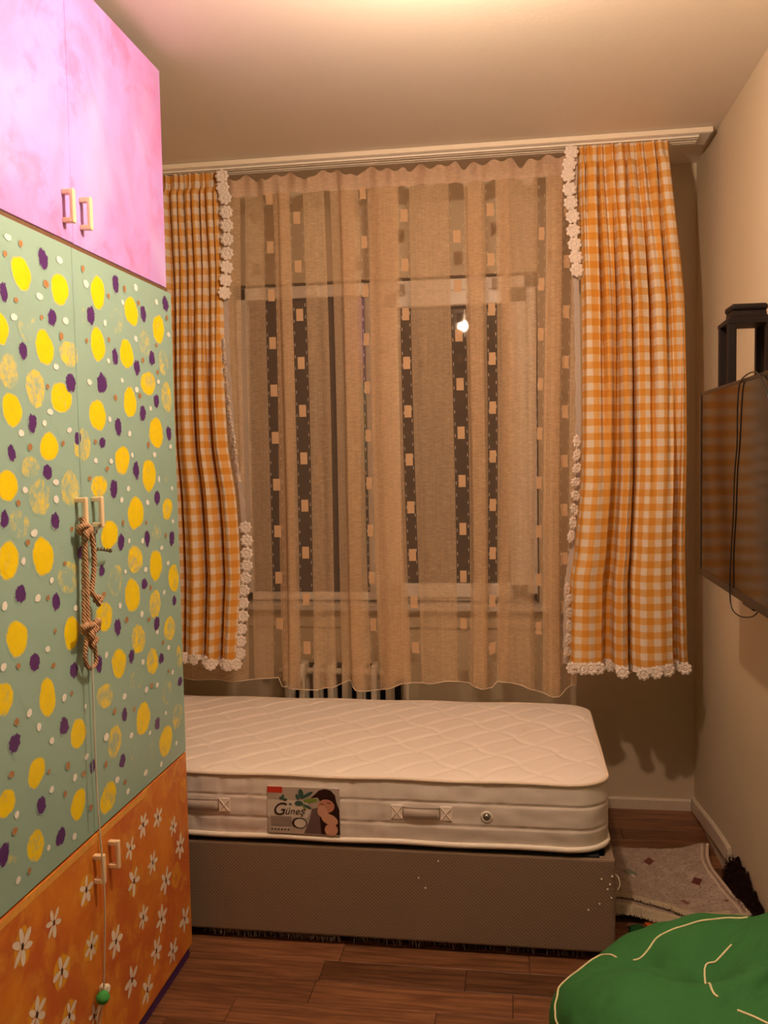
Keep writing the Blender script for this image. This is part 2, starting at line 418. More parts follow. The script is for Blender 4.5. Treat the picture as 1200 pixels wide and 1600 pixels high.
# painted spots on the wardrobe doors: centre y, centre z, radius y, radius z, strength (metres)
YELLOW = [(1.693, 1.883, 0.0372, 0.0334, 1),(1.846, 1.878, 0.0377, 0.0359, 1),(1.609, 1.761, 0.0276, 0.0327, 1),(1.771, 1.743, 0.0372, 0.0372, 1),(2.027, 1.903, 0.0368, 0.04, 0.95),(2.213, 1.888, 0.0403, 0.039, 0.9),(2.389, 1.866, 0.0392, 0.0419, 0.8),(2.017, 1.779, 0.0393, 0.0391, 0.95),(2.175, 1.774, 0.0381, 0.0398, 0.9),(1.709, 1.785, 0.0361, 0.0387, 0.25),(1.875, 1.741, 0.039, 0.0308, 0.5),(2.127, 1.85, 0.0345, 0.0302, 0.3),(2.291, 1.814, 0.0397, 0.0325, 0.35),(2.313, 1.932, 0.046, 0.0327, 0.25),(1.93, 1.837, 0.0312, 0.0335, 0.2),(1.632, 1.68, 0.0351, 0.0338, 0.45),(1.728, 1.654, 0.039, 0.0386, 0.5),(1.833, 1.641, 0.0435, 0.0358, 0.75),(1.638, 1.605, 0.0366, 0.0333, 0.95),(2.002, 1.61, 0.0416, 0.0389, 0.95),(2.185, 1.651, 0.0365, 0.0422, 0.8),(2.111, 1.664, 0.0342, 0.0387, 0.2),(2.305, 1.709, 0.0483, 0.0336, 0.65),(2.417, 1.776, 0.0352, 0.0342, 0.4),(2.432, 1.68, 0.0382, 0.0418, 0.5),(2.348, 1.576, 0.0514, 0.0414, 0.85),(2.235, 1.543, 0.0381, 0.0364, 0.2),(1.773, 1.533, 0.0411, 0.0293, 0.85),(1.922, 1.538, 0.0395, 0.0364, 0.5),(2.127, 1.502, 0.0418, 0.0383, 0.75),(1.695, 1.491, 0.0359, 0.0211, 0.4),(1.611, 1.456, 0.0327, 0.0336, 0.85),(1.727, 1.428, 0.0392, 0.0413, 0.45),(1.855, 1.441, 0.0424, 0.0383, 0.45),(1.995, 1.44, 0.0398, 0.0287, 0.65),(2.289, 1.46, 0.048, 0.0429, 0.8),(2.416, 1.471, 0.0405, 0.0368, 0.25),(2.196, 1.363, 0.0477, 0.0462, 0.9),(2.409, 1.361, 0.0378, 0.0304, 0.7),(2.323, 1.318, 0.0413, 0.0379, 0.3),(2.04, 1.32, 0.0462, 0.0357, 0.95),(1.644, 1.378, 0.0341, 0.0326, 0.35),(1.84, 1.317, 0.0344, 0.0229, 0.25),(1.73, 1.302, 0.0423, 0.0418, 1),(1.602, 1.309, 0.0367, 0.0376, 0.75),(2.182, 1.243, 0.0452, 0.038, 0.6),(2.314, 1.211, 0.0458, 0.0411, 0.85),(2.438, 1.158, 0.0389, 0.0422, 0.75),(1.831, 1.245, 0.044, 0.038, 0.4),(2.063, 1.204, 0.0398, 0.0382, 0.35),(2.157, 1.152, 0.0474, 0.043, 0.75),(2.299, 1.104, 0.0407, 0.0386, 0.6),(1.996, 1.126, 0.0428, 0.038, 0.7),(1.722, 1.155, 0.0373, 0.0288, 0.2),(1.619, 1.151, 0.0382, 0.0375, 0.95),(1.836, 1.119, 0.0367, 0.0363, 1),(2.184, 1.032, 0.0444, 0.0382, 0.6),(2.396, 1.018, 0.0403, 0.0367, 0.6),(2.065, 0.996, 0.0401, 0.0384, 0.7),(2.268, 0.953, 0.0364, 0.0373, 0.6),(2.166, 0.931, 0.0397, 0.029, 0.35),(2.361, 0.842, 0.0344, 0.0363, 0.35),(1.563, 1.044, 0.0315, 0.0348, 0.75),(1.723, 1.003, 0.0342, 0.0416, 0.85),(1.642, 1.033, 0.025, 0.0277, 0.15),(1.985, 0.935, 0.0426, 0.0309, 0.5),(1.759, 1.054, 0.0248, 0.0221, 0.2),(2.459, 0.921, 0.0199, 0.0352, 0.5),(1.945, 1.213, 0.0255, 0.0282, 0.3),(2.279, 0.811, 0.023, 0.0235, 0.2),(1.847, 0.886, 0.0335, 0.0368, 0.85),(2.196, 0.816, 0.0475, 0.0411, 0.8),(2.026, 0.809, 0.0377, 0.0392, 0.5),(2.341, 0.708, 0.0494, 0.0409, 0.8),(2.43, 0.753, 0.0378, 0.0348, 0.4),(1.668, 0.861, 0.0339, 0.0308, 0.85),(2.157, 0.733, 0.0424, 0.0312, 0.3),(2.245, 0.709, 0.0327, 0.0323, 0.25),(1.834, 0.727, 0.0341, 0.0349, 0.8),(1.98, 0.685, 0.0435, 0.0375, 0.65),(1.556, 0.84, 0.0299, 0.0293, 0.8),(1.653, 0.712, 0.0313, 0.0347, 0.7),(1.741, 0.738, 0.0286, 0.0256, 0.15),(1.619, 0.927, 0.032, 0.0199, 0.2),(1.755, 0.848, 0.033, 0.0172, 0.15),(1.546, 0.72, 0.033, 0.0192, 0.3)]
PURPLE = [(1.779, 1.93, 0.0197, 0.0226),(1.626, 1.833, 0.0149, 0.0185),(1.807, 1.811, 0.0182, 0.0193),(1.686, 1.726, 0.0154, 0.0181),(2.125, 1.943, 0.0196, 0.0228),(1.986, 1.843, 0.0191, 0.0243),(2.444, 1.945, 0.0217, 0.0221),(2.288, 1.894, 0.0192, 0.0208),(2.107, 1.76, 0.0175, 0.0214),(2.335, 1.78, 0.0188, 0.0213),(2.235, 1.745, 0.0184, 0.0218),(2.029, 1.688, 0.0254, 0.0257),(1.877, 1.676, 0.0219, 0.0231),(1.71, 1.581, 0.0178, 0.0195),(2.356, 1.664, 0.0192, 0.02),(2.261, 1.626, 0.0189, 0.0221),(2.11, 1.586, 0.0195, 0.0228),(2.438, 1.577, 0.0205, 0.0207),(1.899, 1.553, 0.0161, 0.0137),(2.02, 1.545, 0.0162, 0.0133),(1.628, 1.52, 0.0151, 0.0163),(1.761, 1.479, 0.0182, 0.0183),(2.207, 1.475, 0.0192, 0.0234),(2.072, 1.431, 0.0209, 0.0234),(2.338, 1.397, 0.0202, 0.0214),(1.593, 1.391, 0.0146, 0.0184),(1.785, 1.373, 0.0195, 0.0185),(2.102, 1.297, 0.0176, 0.0216),(2.262, 1.291, 0.018, 0.0222),(2.434, 1.274, 0.0206, 0.0208),(1.889, 1.294, 0.012, 0.0156),(1.991, 1.239, 0.0159, 0.0132),(2.233, 1.171, 0.0187, 0.016),(1.638, 1.237, 0.0204, 0.0199),(1.774, 1.199, 0.0179, 0.0185),(2.437, 1.092, 0.0156, 0.0149),(2.065, 1.087, 0.019, 0.0213),(2.305, 1.05, 0.0199, 0.0189),(1.679, 1.089, 0.0208, 0.0194),(1.838, 1.033, 0.0192, 0.0184),(1.958, 1.019, 0.019, 0.0203),(2.138, 0.997, 0.0173, 0.0176),(2.329, 0.947, 0.0167, 0.0153),(2.459, 0.848, 0.0173, 0.0141),(2.087, 0.858, 0.0147, 0.0173),(2.288, 0.78, 0.0174, 0.0118),(2.085, 0.86, 0.0147, 0.0181),(1.786, 0.922, 0.0204, 0.0196),(2.285, 0.774, 0.0175, 0.0164),(1.593, 0.947, 0.0207, 0.0188),(2.064, 0.748, 0.0179, 0.018),(1.907, 0.789, 0.0145, 0.0167),(1.68, 0.786, 0.0191, 0.0186),(1.752, 0.688, 0.0207, 0.0194),(1.54, 0.746, 0.0196, 0.0211)]
WHITE = [(1.649, 1.944, 0.0134, 0.0061),(1.849, 1.942, 0.0128, 0.0083),(1.759, 1.848, 0.0138, 0.0072),(1.658, 1.79, 0.0118, 0.0069),(1.865, 1.813, 0.0131, 0.0076),(1.815, 1.707, 0.0118, 0.0063),(1.968, 1.913, 0.0136, 0.0088),(2.245, 1.955, 0.012, 0.0091),(2.162, 1.903, 0.0081, 0.007),(2.058, 1.836, 0.0083, 0.008),(2.38, 1.94, 0.0109, 0.0077),(2.234, 1.82, 0.0119, 0.0077),(2.46, 1.861, 0.0117, 0.0074),(2.069, 1.746, 0.0084, 0.0063),(1.966, 1.686, 0.0111, 0.0072),(2.142, 1.704, 0.008, 0.0061),(2.228, 1.687, 0.0108, 0.0081),(2.374, 1.719, 0.0097, 0.0067),(1.782, 1.608, 0.0121, 0.0066),(1.757, 1.583, 0.0083, 0.0065),(1.666, 1.56, 0.0107, 0.0069),(1.862, 1.571, 0.0108, 0.0061),(2.064, 1.603, 0.0084, 0.0072),(2.314, 1.642, 0.0093, 0.0061),(2.175, 1.57, 0.0093, 0.008),(1.982, 1.502, 0.0105, 0.0061),(2.063, 1.5, 0.0103, 0.0063),(2.33, 1.516, 0.0106, 0.0076),(2.447, 1.539, 0.0103, 0.0074),(2.186, 1.515, 0.0073, 0.0067),(1.671, 1.445, 0.0096, 0.007),(1.794, 1.457, 0.0123, 0.0067),(1.792, 1.42, 0.0116, 0.0082),(1.698, 1.355, 0.0132, 0.0078),(2.155, 1.429, 0.0102, 0.0066),(2.114, 1.402, 0.0089, 0.0078),(2.272, 1.387, 0.0102, 0.0074),(2.355, 1.448, 0.0072, 0.0086),(2.447, 1.419, 0.0078, 0.0065),(1.653, 1.302, 0.0082, 0.0076),(1.759, 1.248, 0.0078, 0.0066),(1.701, 1.219, 0.0106, 0.0085),(1.58, 1.223, 0.0098, 0.0087),(1.857, 1.171, 0.0094, 0.007),(2.231, 1.287, 0.0098, 0.0073),(2.357, 1.255, 0.0109, 0.0067),(2.149, 1.295, 0.0071, 0.0062),(2.399, 1.207, 0.01, 0.0068),(2.244, 1.208, 0.0111, 0.0078),(2.12, 1.219, 0.007, 0.0061),(2.082, 1.138, 0.0087, 0.0077),(2.21, 1.094, 0.0097, 0.0091),(2.445, 1.323, 0.0078, 0.006),(2.364, 1.128, 0.0086, 0.0068),(1.731, 1.105, 0.0103, 0.0062),(1.998, 1.032, 0.0081, 0.0083),(2.206, 0.966, 0.0097, 0.0077),(2.382, 0.966, 0.01, 0.0073),(1.567, 1.106, 0.0097, 0.008),(1.791, 0.984, 0.0096, 0.0083),(2.088, 0.905, 0.0127, 0.0078),(2.221, 0.887, 0.011, 0.0082),(2.293, 0.881, 0.0105, 0.0075),(1.65, 0.991, 0.0095, 0.0087),(2.406, 0.889, 0.0089, 0.0069),(2.346, 0.787, 0.0085, 0.0058),(1.884, 0.938, 0.0057, 0.0055),(2.306, 1.026, 0.0094, 0.0066),(1.684, 0.952, 0.0092, 0.0083),(1.732, 0.907, 0.0097, 0.0076),(2.119, 0.795, 0.0117, 0.0071),(2.234, 0.765, 0.009, 0.0054),(1.981, 0.835, 0.0134, 0.0096),(2.416, 0.677, 0.009, 0.0069),(1.88, 0.821, 0.0094, 0.0073),(1.823, 0.793, 0.0098, 0.008),(1.723, 0.804, 0.0088, 0.0076),(1.589, 0.804, 0.0076, 0.0079),(2.198, 0.668, 0.0126, 0.0085),(2.302, 0.655, 0.0096, 0.0072),(2.03, 0.711, 0.0119, 0.0088),(2.087, 0.66, 0.0103, 0.0076),(1.81, 0.663, 0.0097, 0.008),(1.701, 0.686, 0.0071, 0.0063),(1.584, 0.673, 0.0083, 0.0079)]
BROWN = [(1.694, 1.942, 0.0083, 0.007),(1.636, 1.909, 0.0072, 0.0067),(1.787, 1.879, 0.0121, 0.0081),(1.668, 1.825, 0.0075, 0.0055),(1.955, 1.945, 0.0075, 0.0088),(1.763, 1.805, 0.0063, 0.0058),(2.175, 1.939, 0.0092, 0.0088),(2.082, 1.905, 0.0076, 0.0063),(2.258, 1.917, 0.0088, 0.0073),(2.451, 1.907, 0.009, 0.0079),(1.843, 1.776, 0.0091, 0.0091),(1.96, 1.781, 0.0068, 0.0064),(2.075, 1.798, 0.0075, 0.0063),(2.273, 1.768, 0.0101, 0.0074),(2.369, 1.819, 0.0085, 0.0062),(1.776, 1.661, 0.0064, 0.0059),(2.1, 1.658, 0.0097, 0.0086),(2.247, 1.672, 0.011, 0.0082),(2.371, 1.745, 0.0097, 0.0072),(1.696, 1.532, 0.0091, 0.0077),(1.831, 1.541, 0.0075, 0.0064),(1.984, 1.547, 0.0078, 0.0057),(2.29, 1.543, 0.0103, 0.0084),(2.04, 1.482, 0.0092, 0.0067),(1.948, 1.461, 0.0084, 0.006),(1.644, 1.42, 0.008, 0.0069),(1.672, 1.338, 0.0083, 0.007),(1.854, 1.35, 0.0085, 0.0061),(1.817, 1.277, 0.0075, 0.0053),(2.117, 1.344, 0.0079, 0.0069),(2.258, 1.333, 0.0067, 0.0065),(2.389, 1.287, 0.0075, 0.0078),(1.741, 1.213, 0.0069, 0.0058),(1.765, 1.137, 0.0064, 0.0052),(1.997, 1.18, 0.0107, 0.0074),(2.271, 1.155, 0.0079, 0.0084),(2.117, 1.096, 0.01, 0.0087),(2.255, 1.071, 0.0101, 0.0069),(2.342, 0.989, 0.0072, 0.0077),(1.618, 1.096, 0.0079, 0.0061),(1.751, 1.065, 0.0084, 0.0062),(2.255, 0.889, 0.0101, 0.007),(2.031, 0.885, 0.0102, 0.0076),(2.142, 0.856, 0.0082, 0.0066),(1.824, 0.985, 0.0061, 0.0057),(2.376, 0.899, 0.0075, 0.0058),(1.603, 0.987, 0.0091, 0.0079),(1.577, 0.89, 0.0102, 0.007),(1.794, 0.83, 0.0103, 0.0088),(1.715, 0.846, 0.0063, 0.005),(1.863, 0.787, 0.0092, 0.0073),(1.778, 0.773, 0.0076, 0.007),(1.891, 0.697, 0.0086, 0.0083),(1.579, 0.775, 0.0096, 0.0078),(1.624, 0.673, 0.0072, 0.0064),(1.973, 0.77, 0.0082, 0.0096),(2.073, 0.689, 0.0101, 0.0065),(2.029, 0.883, 0.0086, 0.0078),(2.141, 0.857, 0.0071, 0.0072)]
FLOWERS = [(1.854, 0.518, 0.0351, 0.0373, 0.6),(1.588, 0.534, 0.0313, 0.0415, 0.7),(1.709, 0.518, 0.0279, 0.0359, 0.1),(1.733, 0.396, 0.0369, 0.0395, 0.9),(1.867, 0.376, 0.0347, 0.0358, 0.7),(1.99, 0.319, 0.0338, 0.0413, 0.4),(1.629, 0.366, 0.0352, 0.0386, 0.6),(1.756, 0.281, 0.0312, 0.037, 0.7),(1.867, 0.208, 0.033, 0.0322, 0.1),(2.089, 0.51, 0.0253, 0.0329, 0.2),(2.171, 0.537, 0.0333, 0.0357, 0.3),(2.267, 0.517, 0.0361, 0.0338, 0),(2.372, 0.447, 0.032, 0.0313, 0.1),(2.419, 0.368, 0.0333, 0.0395, 0.2),(2.223, 0.41, 0.0323, 0.0349, 0.3),(2.103, 0.416, 0.035, 0.0408, 0.5),(2.306, 0.319, 0.0388, 0.0417, 0.1),(2.151, 0.295, 0.0305, 0.0355, 0.3),(2.267, 0.228, 0.0337, 0.0411, 0),(2.434, 0.139, 0.0277, 0.0439, 0),(2.225, 0.16, 0.0326, 0.0405, 0.1),(2.338, 0.095, 0.0286, 0.0395, 0.1),(2.07, 0.172, 0.0342, 0.0429, 0.2),(2.159, 0.09, 0.0333, 0.041, 0.4)]
OVALS = [(1.759, 0.579, 0.0376, 0.0346, 0.25),(2.381, 0.296, 0.0324, 0.0401, 0.5),(2.1, 0.283, 0.035, 0.0358, 0.35),(2.456, 0.522, 0.0279, 0.0352, 0.5),(2.415, 0.591, 0.033, 0.0289, 0.45),(2.008, 0.111, 0.0324, 0.0222, 0.4),(2.095, 0.577, 0.0403, 0.0304, 0.2),(1.995, 0.417, 0.0423, 0.0292, 0.2),(2.212, 0.322, 0.0321, 0.0268, 0.25),(1.821, 0.455, 0.0358, 0.0313, 0.2),(1.548, 0.481, 0.0333, 0.0349, 0.2),(1.944, 0.264, 0.0406, 0.0381, 0.15),(2.278, 0.449, 0.0405, 0.0329, 0.2),(2.324, 0.154, 0.0311, 0.0337, 0.15),(1.663, 0.476, 0.0341, 0.033, 0.15)]

# ================================================================== THE ROOM
XR, XL, YB, YF, ZC = 0.725, -1.62, 3.762, -2.2, 2.645
FX = 0
# back wall with the window opening, 0.22 m thick
OX0, OX1, OZ0, OZ1 = -1.205, 0.095, 0.80, 2.249
bm = bmesh.new()
bx(bm, (XL-.1, YB, -.05), (OX0, YB+.22, ZC+.05)); bx(bm, (OX1, YB, -.05), (XR+.1, YB+.22, ZC+.05))
bx(bm, (OX0, YB, OZ1), (OX1, YB+.22, ZC+.05)); bx(bm, (OX0, YB, -.05), (OX1, YB+.22, OZ0))
tag(mk('wall_back', bm, M_WALL), kind='structure')
tag(box('wall_right', (XR, YF-.1, -.05), (XR+.1, YB, ZC+.05), M_WALL), kind='structure')
tag(box('wall_left', (XL-.1, YF-.1, -.05), (XL, YB, ZC+.05), M_WALL), kind='structure')
tag(box('wall_front', (XL, YF-.1, -.05), (XR, YF, ZC+.05), M_WALL), kind='structure')
tag(box('ceiling', (XL, YF, ZC), (XR, YB, ZC+.08), M_CEIL), kind='structure')
FL = tag(box('floor', (XL, YF, -.05), (XR, YB, -.008), M_UNDER), kind='structure')
# laminate strips running across the room
def plank_mesh(L, w):
    bm = bmesh.new(); bx(bm, (0, 0, -.008), (L, w, 0), .0012); me = bpy.data.meshes.new('plank'); bm.to_mesh(me); bm.free(); me.materials.append(M_WOOD); return me
PW = 0.105; lens = [0.42, 0.56, 0.70, 0.84]; pm = {}
nrow = 0; y = YB-PW; rg = random.Random(3)
while y > 1.0:
    x = XL - rg.random()*0.5
    while x < XR:
        L = rg.choice(lens); x0, x1 = max(x, XL), min(x+L, XR)
        if x1-x0 > 0.02:
            k = round(x1-x0, 3)
            if k not in pm: pm[k] = plank_mesh(k-.0012, PW-.0012)
            inst('plank', pm[k], FL, (x0, y, 0))
        x += L
    y -= PW
# the rest of the floor behind the viewer: one piece
bm = bmesh.new(); yy = y+PW
while yy > YF+.1:
    bx(bm, (XL, yy-PW*3, -.008), (XR, yy-.001, 0)); yy -= PW*3
tag(mk('plank', bm, M_WOOD, FL), kind='stuff')
# skirting
def skirting(name, pts, h, th, nrm):
    """pts: (x,y,zbottom) along the wall, h height, th thickness, nrm (x,y) into the room"""
    bm = bmesh.new(); rows = []
    for (x, y, z) in pts:
        rows.append([bm.verts.new(p) for p in ((x, y, z), (x+nrm[0]*th, y+nrm[1]*th, z), (x+nrm[0]*th, y+nrm[1]*th, z+h*.86), (x+nrm[0]*th*.5, y+nrm[1]*th*.5, z+h), (x, y, z+h))])
    for A, B in zip(rows, rows[1:]):
        for k in range(5): bm.faces.new((A[k], A[(k+1) % 5], B[(k+1) % 5], B[k]))
    bm.faces.new(rows[0]); bm.faces.new(rows[-1][::-1]); bmesh.ops.recalc_face_normals(bm, faces=bm.faces[:])
    return tag(mk(name, bm, M_BASEB), kind='structure')
skirting('baseboard_back', [(XL, YB, 0), (0.2, YB, 0), (XR-.014, YB, 0)], .047, .012, (0, -1))
rg = random.Random(5)
skirting('baseboard_right', [(XR, YB-.001, 0), (XR, 3.62, .016), (XR, 3.5, .034), (XR, 3.36, .052), (XR, 3.22, .066), (XR, 3.12, .070)], .058, .012, (-1, 0))
SASH_YAW, SASH_TILT = 2.8, -1.1
# window 1 -----------------------------------------------------------
WN = empty('window_1', (-0.55, YB+.1, OZ0), kind='structure')
FY0, FY1 = YB+.012, YB+.075
bm = bmesh.new()
fx0, fx1, fz0, fz1 = -1.200, 0.090, 0.875, 2.238
bx(bm, (fx0, FY0, fz1-.052), (fx1, FY1, fz1), .003); bx(bm, (fx0, FY0, fz0), (fx1, FY1, fz0+.035), .003)
bx(bm, (fx0, FY0, fz0), (fx0+.046, FY1, fz1), .003); bx(bm, (fx1-.05, FY0, fz0), (fx1, FY1, fz1), .003)
mk('window_frame', bm, M_WHITEPVC, WN)
box('mullion', (-.631, FY0, fz0+.03), (-.54, FY1, fz1-.05), M_WHITEPVC, WN, .003)
bm = bmesh.new(); SY0, SY1 = FY0-.016, FY1-.01       # opening sash on the right, proud of the frame
bx(bm, (-.545, SY0, 2.124), (.052, SY1, 2.190), .005); bx(bm, (-.545, SY0, .890), (.052, SY1, .951), .005)
bx(bm, (-.545, SY0, .890), (-.487, SY1, 2.190), .005); bx(bm, (-.024, SY0, .890), (.052, SY1, 2.190), .005)
sash = mk('sash', bm, M_WHITEPVC, WN)
bm = bmesh.new(); bx(bm, (-.2345, -.003, -.5895), (.2345, .003, .5895)); bm.transform(Matrix.Translation((-.2555, FY0+.020, 1.5375)) @ Matrix.Rotation(math.radians(SASH_YAW), 4, 'Z') @ Matrix.Rotation(math.radians(SASH_TILT), 4, 'X')); mk('pane', bm, M_GLASS, WN)
box('pane', (-1.156, FY0+.02, .908), (-.629, FY0+.026, 2.188), M_GLASS, WN)
bm = bmesh.new()
for (a, b, c, d) in ((-1.156, -.629, .908, 2.188), (-.490, -.021, .948, 2.127)):
    bx(bm, (a, FY0+.012, d-.008), (b, FY0+.02, d)); bx(bm, (a, FY0+.012, c), (b, FY0+.02, c+.005))
mk('gasket', bm, M_RUBBER, WN)
bm = bmesh.new(); bx(bm, (-.528, SY0-.012, 1.50), (-.505, SY0, 1.56), .003); tube(bm, [(-.516, SY0-.012, 1.53), (-.516, SY0-.04, 1.53), (-.516, SY0-.042, 1.42)], .008, 8)
mk('window_handle', bm, M_WHITEPVC, WN, True)
box('sill', (OX0-.05, YB-.055, .838), (OX1+.08, YB+.08, .868), M_MARBLE, WN, .004)
box('sill_apron', (OX0-.02, YB-.012, .76), (OX1+.05, YB+.0, .838), M_WALL, WN, .002)

# ================================================================== CEILING LAMP (above the frame)
CL = empty('ceiling_lamp', (LAMP[0], LAMP[1], ZC), 'bare lit bulb hanging from the ceiling in the middle of the room', 'lamp')
bm = bmesh.new(); lathe(bm, [(0.001, 0), (.045, 0), (.045, -.012), (.02, -.03), (.001, -.03)], (LAMP[0], LAMP[1], ZC)); mk('ceiling_rose', bm, M_WHITEPVC, CL, True)
bm = bmesh.new(); tube(bm, [(LAMP[0], LAMP[1], ZC-.03), (LAMP[0], LAMP[1], LAMP[2]+.10)], .003, 6); mk('cord', bm, M_WHITEPVC, CL, True)
bm = bmesh.new(); lathe(bm, [(.001, .10), (.010, .10), (.017, .085), (.017, .04), (.001, .04)], LAMP); mk('socket', bm, M_WHITEPVC, CL, True)
bm = bmesh.new(); bmesh.ops.create_uvsphere(bm, u_segments=24, v_segments=16, radius=.030, matrix=Matrix.Translation(LAMP)); mk('bulb', bm, M_BULB, CL, True)

# ================================================================== CURTAIN RAIL
YV = 3.360
CR = empty('curtain_rail', (0, YV, ZC), 'long white wooden curtain rail board fixed along the ceiling above the window', 'curtain rail')
box('board', (XL+.005, YV, ZC-.020), (.700, YV+.13, ZC-.001), M_WHITEPVC, CR, .002)
box('fascia_strip', (XL+.005, YV-.006, ZC-.019), (.703, YV, ZC-.001), plain('cream fascia', (.84, .74, .58), .4), CR, .001)
bm = bmesh.new()
for yy in (3.392, 3.44): 
    bx(bm, (XL+.01, yy-.012, ZC-.026), (.66, yy-.007, ZC-.019)); bx(bm, (XL+.01, yy+.007, ZC-.026), (.66, yy+.012, ZC-.019))
mk('track', bm, M_RAD, CR)

# ================================================================== GINGHAM CURTAINS
def drape(name, edges, ztop, zbot, nu, nz, prof, y0, parent, mat, hem=None, uvs=1.0):
    """edges: table z -> (left, right). prof(u, t, z) -> (du, dy)."""
    verts = []; faces = []; grid = []
    for j in range(nz+1):
        t = j/nz; row = []
        for i in range(nu+1):
            u = i/nu; zb = zbot + (hem(u) if hem else 0); z = lerp(ztop, zb, t)
            l, r = interp(edges, z); du, dy = prof(u, t, z)
            row.append(len(verts)); verts.append((lerp(l, r, u)+du, y0+dy, z))
        grid.append(row)
    for j in range(nz):
        for i in range(nu): faces.append((grid[j][i], grid[j+1][i], grid[j+1][i+1], grid[j][i+1]))
    me = bpy.data.meshes.new(name); me.from_pydata(verts, [], faces)
    # cloth coordinate: arc length along the hem
    j = nz; cum = [0]
    for i in range(nu):
        a, b = Vector(verts[grid[j][i]]), Vector(verts[grid[j][i+1]]); cum.append(cum[-1]+math.hypot(b.x-a.x, b.y-a.y))
    uv = me.uv_layers.new(name='UVMap'); k = 0
    for jj in range(nz):
        for i in range(nu):
            for (a, b) in ((jj, i), (jj+1, i), (jj+1, i+1), (jj, i+1)):
                uv.data[k].uv = (cum[b]*uvs, verts[grid[a][b]][2]); k += 1
    o = put(name, me, mat, parent, True); return o, verts, grid
def pleats(u, vals):
    """vals: fold valleys from 0 to 1; bulges between them"""
    for a, b in zip(vals, vals[1:]):
        if a <= u <= b:
            s = (u-a)/(b-a); w = b-a
            return (1-abs(2*s-1)**2.6)*min(1.0, 0.35+w*3.0)
    return 0
def flower_mesh(name, mat):
    bm = bmesh.new(); N = 32; R = .0265
    def ring(r0, amp, y): return [bm.verts.new(((r0+amp*abs(math.cos(k*2*PI/N*4)))*math.cos(2*PI*k/N)*R, y, (r0+amp*abs(math.cos(k*2*PI/N*4)))*math.sin(2*PI*k/N)*R)) for k in range(N)]
    rs = [ring(.80, .22, .002), ring(.80, .22, -.001), ring(.52, .14, -.0045), ring(.34, .06, -.001), ring(.20, 0, -.0045)]
    for A, B in zip(rs, rs[1:]):
        for k in range(N): bm.faces.new((A[k], A[(k+1) % N], B[(k+1) % N], B[k]))
    c = bm.verts.new((0, -.0025, 0))
    for k in range(N): bm.faces.new((rs[-1][k], rs[-1][(k+1) % N], c))
    bm.faces.new(rs[0][::-1]); bmesh.ops.recalc_face_normals(bm, faces=bm.faces[:])
    me = bpy.data.meshes.new(name); bm.to_mesh(me); bm.free(); me.materials.append(mat)
    return me
FLOWER = flower_mesh('lace_flower', M_LACE)
def lace_strip(name, pts, w, side, parent, y, mat=None):
    """narrow net band behind the flowers. pts (x,z), side -1 left / +1 right"""
    bm = bmesh.new(); P = spline([(p[0], y, p[1]) for p in pts], 8); rows = []
    for i, p in enumerate(P):
        ww = w*(1+.10*math.sin(i*1.9)); rows.append([bm.verts.new(p), bm.verts.new((p.x+side*ww, p.y+.004, p.z))])
    for A, B in zip(rows, rows[1:]): bm.faces.new((A[0], A[1], B[1], B[0]))
    r = bmesh.ops.solidify(bm, geom=bm.faces[:], thickness=.0012)
    return mk(name, bm, mat or M_LACE, parent)

# ---- right curtain
ER = [(2.64, .236, .548), (2.618, .237, .552), (2.457, .236, .570), (2.225, .240, .593), (2.038, .244, .609), (1.755, .245, .617), (1.517, .244, .618), (1.397, .241, .616), (1.204, .224, .612), (1.107, .216, .612), (1.034, .201, .614), (.789, .193, .620), (.665, .192, .627)]
GR = empty('gingham_curtain', (.4, 3.385, .69), 'orange and white gingham curtain with lace edge hanging nearest the television wall', 'curtain', 'gingham curtains at the window')
topv = [0, .09, .21, .30, .43, .52, .64, .76, .87, 1]; midv = [0, .20, .27, .41, .50, .60, .72, .85, 1]; botv = [0, .30, .375, .50, .525, .88, .93, 1]
BOTR = [(0, .015), (.04, .075), (.15, .095), (.27, .08), (.312, .0), (.362, .0), (.392, .075), (.44, .09), (.495, .065), (.507, .0), (.518, .0), (.535, .07), (.62, .098), (.75, .09), (.865, .07), (.895, .0), (.935, .0), (.955, .055), (1, .04)]
MIDR = [(0, .015), (.06, .066), (.17, .045), (.215, .0), (.26, .06), (.33, .035), (.36, .0), (.41, .07), (.47, .05), (.505, .0), (.55, .075), (.64, .05), (.68, .0), (.73, .065), (.80, .055), (.845, .0), (.90, .06), (1, .04)]
def nodeval(u, nd):
    for (p, a_), (q, b_) in zip(nd, nd[1:]):
        if p <= u <= q: return lerp(a_, b_, sstep(p, q, u))
    return nd[-1][1]
def prof_r(u, t, z):
    a = sstep(0.0, .30, t); b = sstep(.25, .75, t)
    v = lerp(lerp(.050*pleats(u, topv), nodeval(u, MIDR), a), nodeval(u, BOTR), b)
    v += .012*math.sin(u*7+t*3)*t
    if t < .035: v *= .45+.2*math.sin(u*70)
    return (.005*math.sin(u*40+t*5)*(1-t), -v+.030)
hem_r = lambda u: .006*math.sin(u*9)
cR, vR, gR = drape('cloth', ER, 2.618, .712, 220, 80, prof_r, 3.372, GR, M_GING, hem_r)
RF = [(.207, 2.590), (.199, 2.548), (.195, 2.509), (.199, 2.458), (.203, 2.409), (.210, 2.360), (.212, 2.309), (.217, 2.260), (.221, 2.213), (.225, 2.167)]
RF2 = [(.229, 1.541), (.229, 1.491), (.229, 1.441), (.224, 1.390), (.224, 1.340), (.219, 1.289), (.214, 1.239), (.207, 1.190)]
RF3 = [(.191, .991), (.196, .949), (.198, .900), (.198, .851), (.195, .802), (.192, .753)]
for i, (x, z) in enumerate(RF): inst('lace_flower', FLOWER, GR, (x+.004, 3.360, z), (0, i*.7, .1+.05*max(0, i-6)))
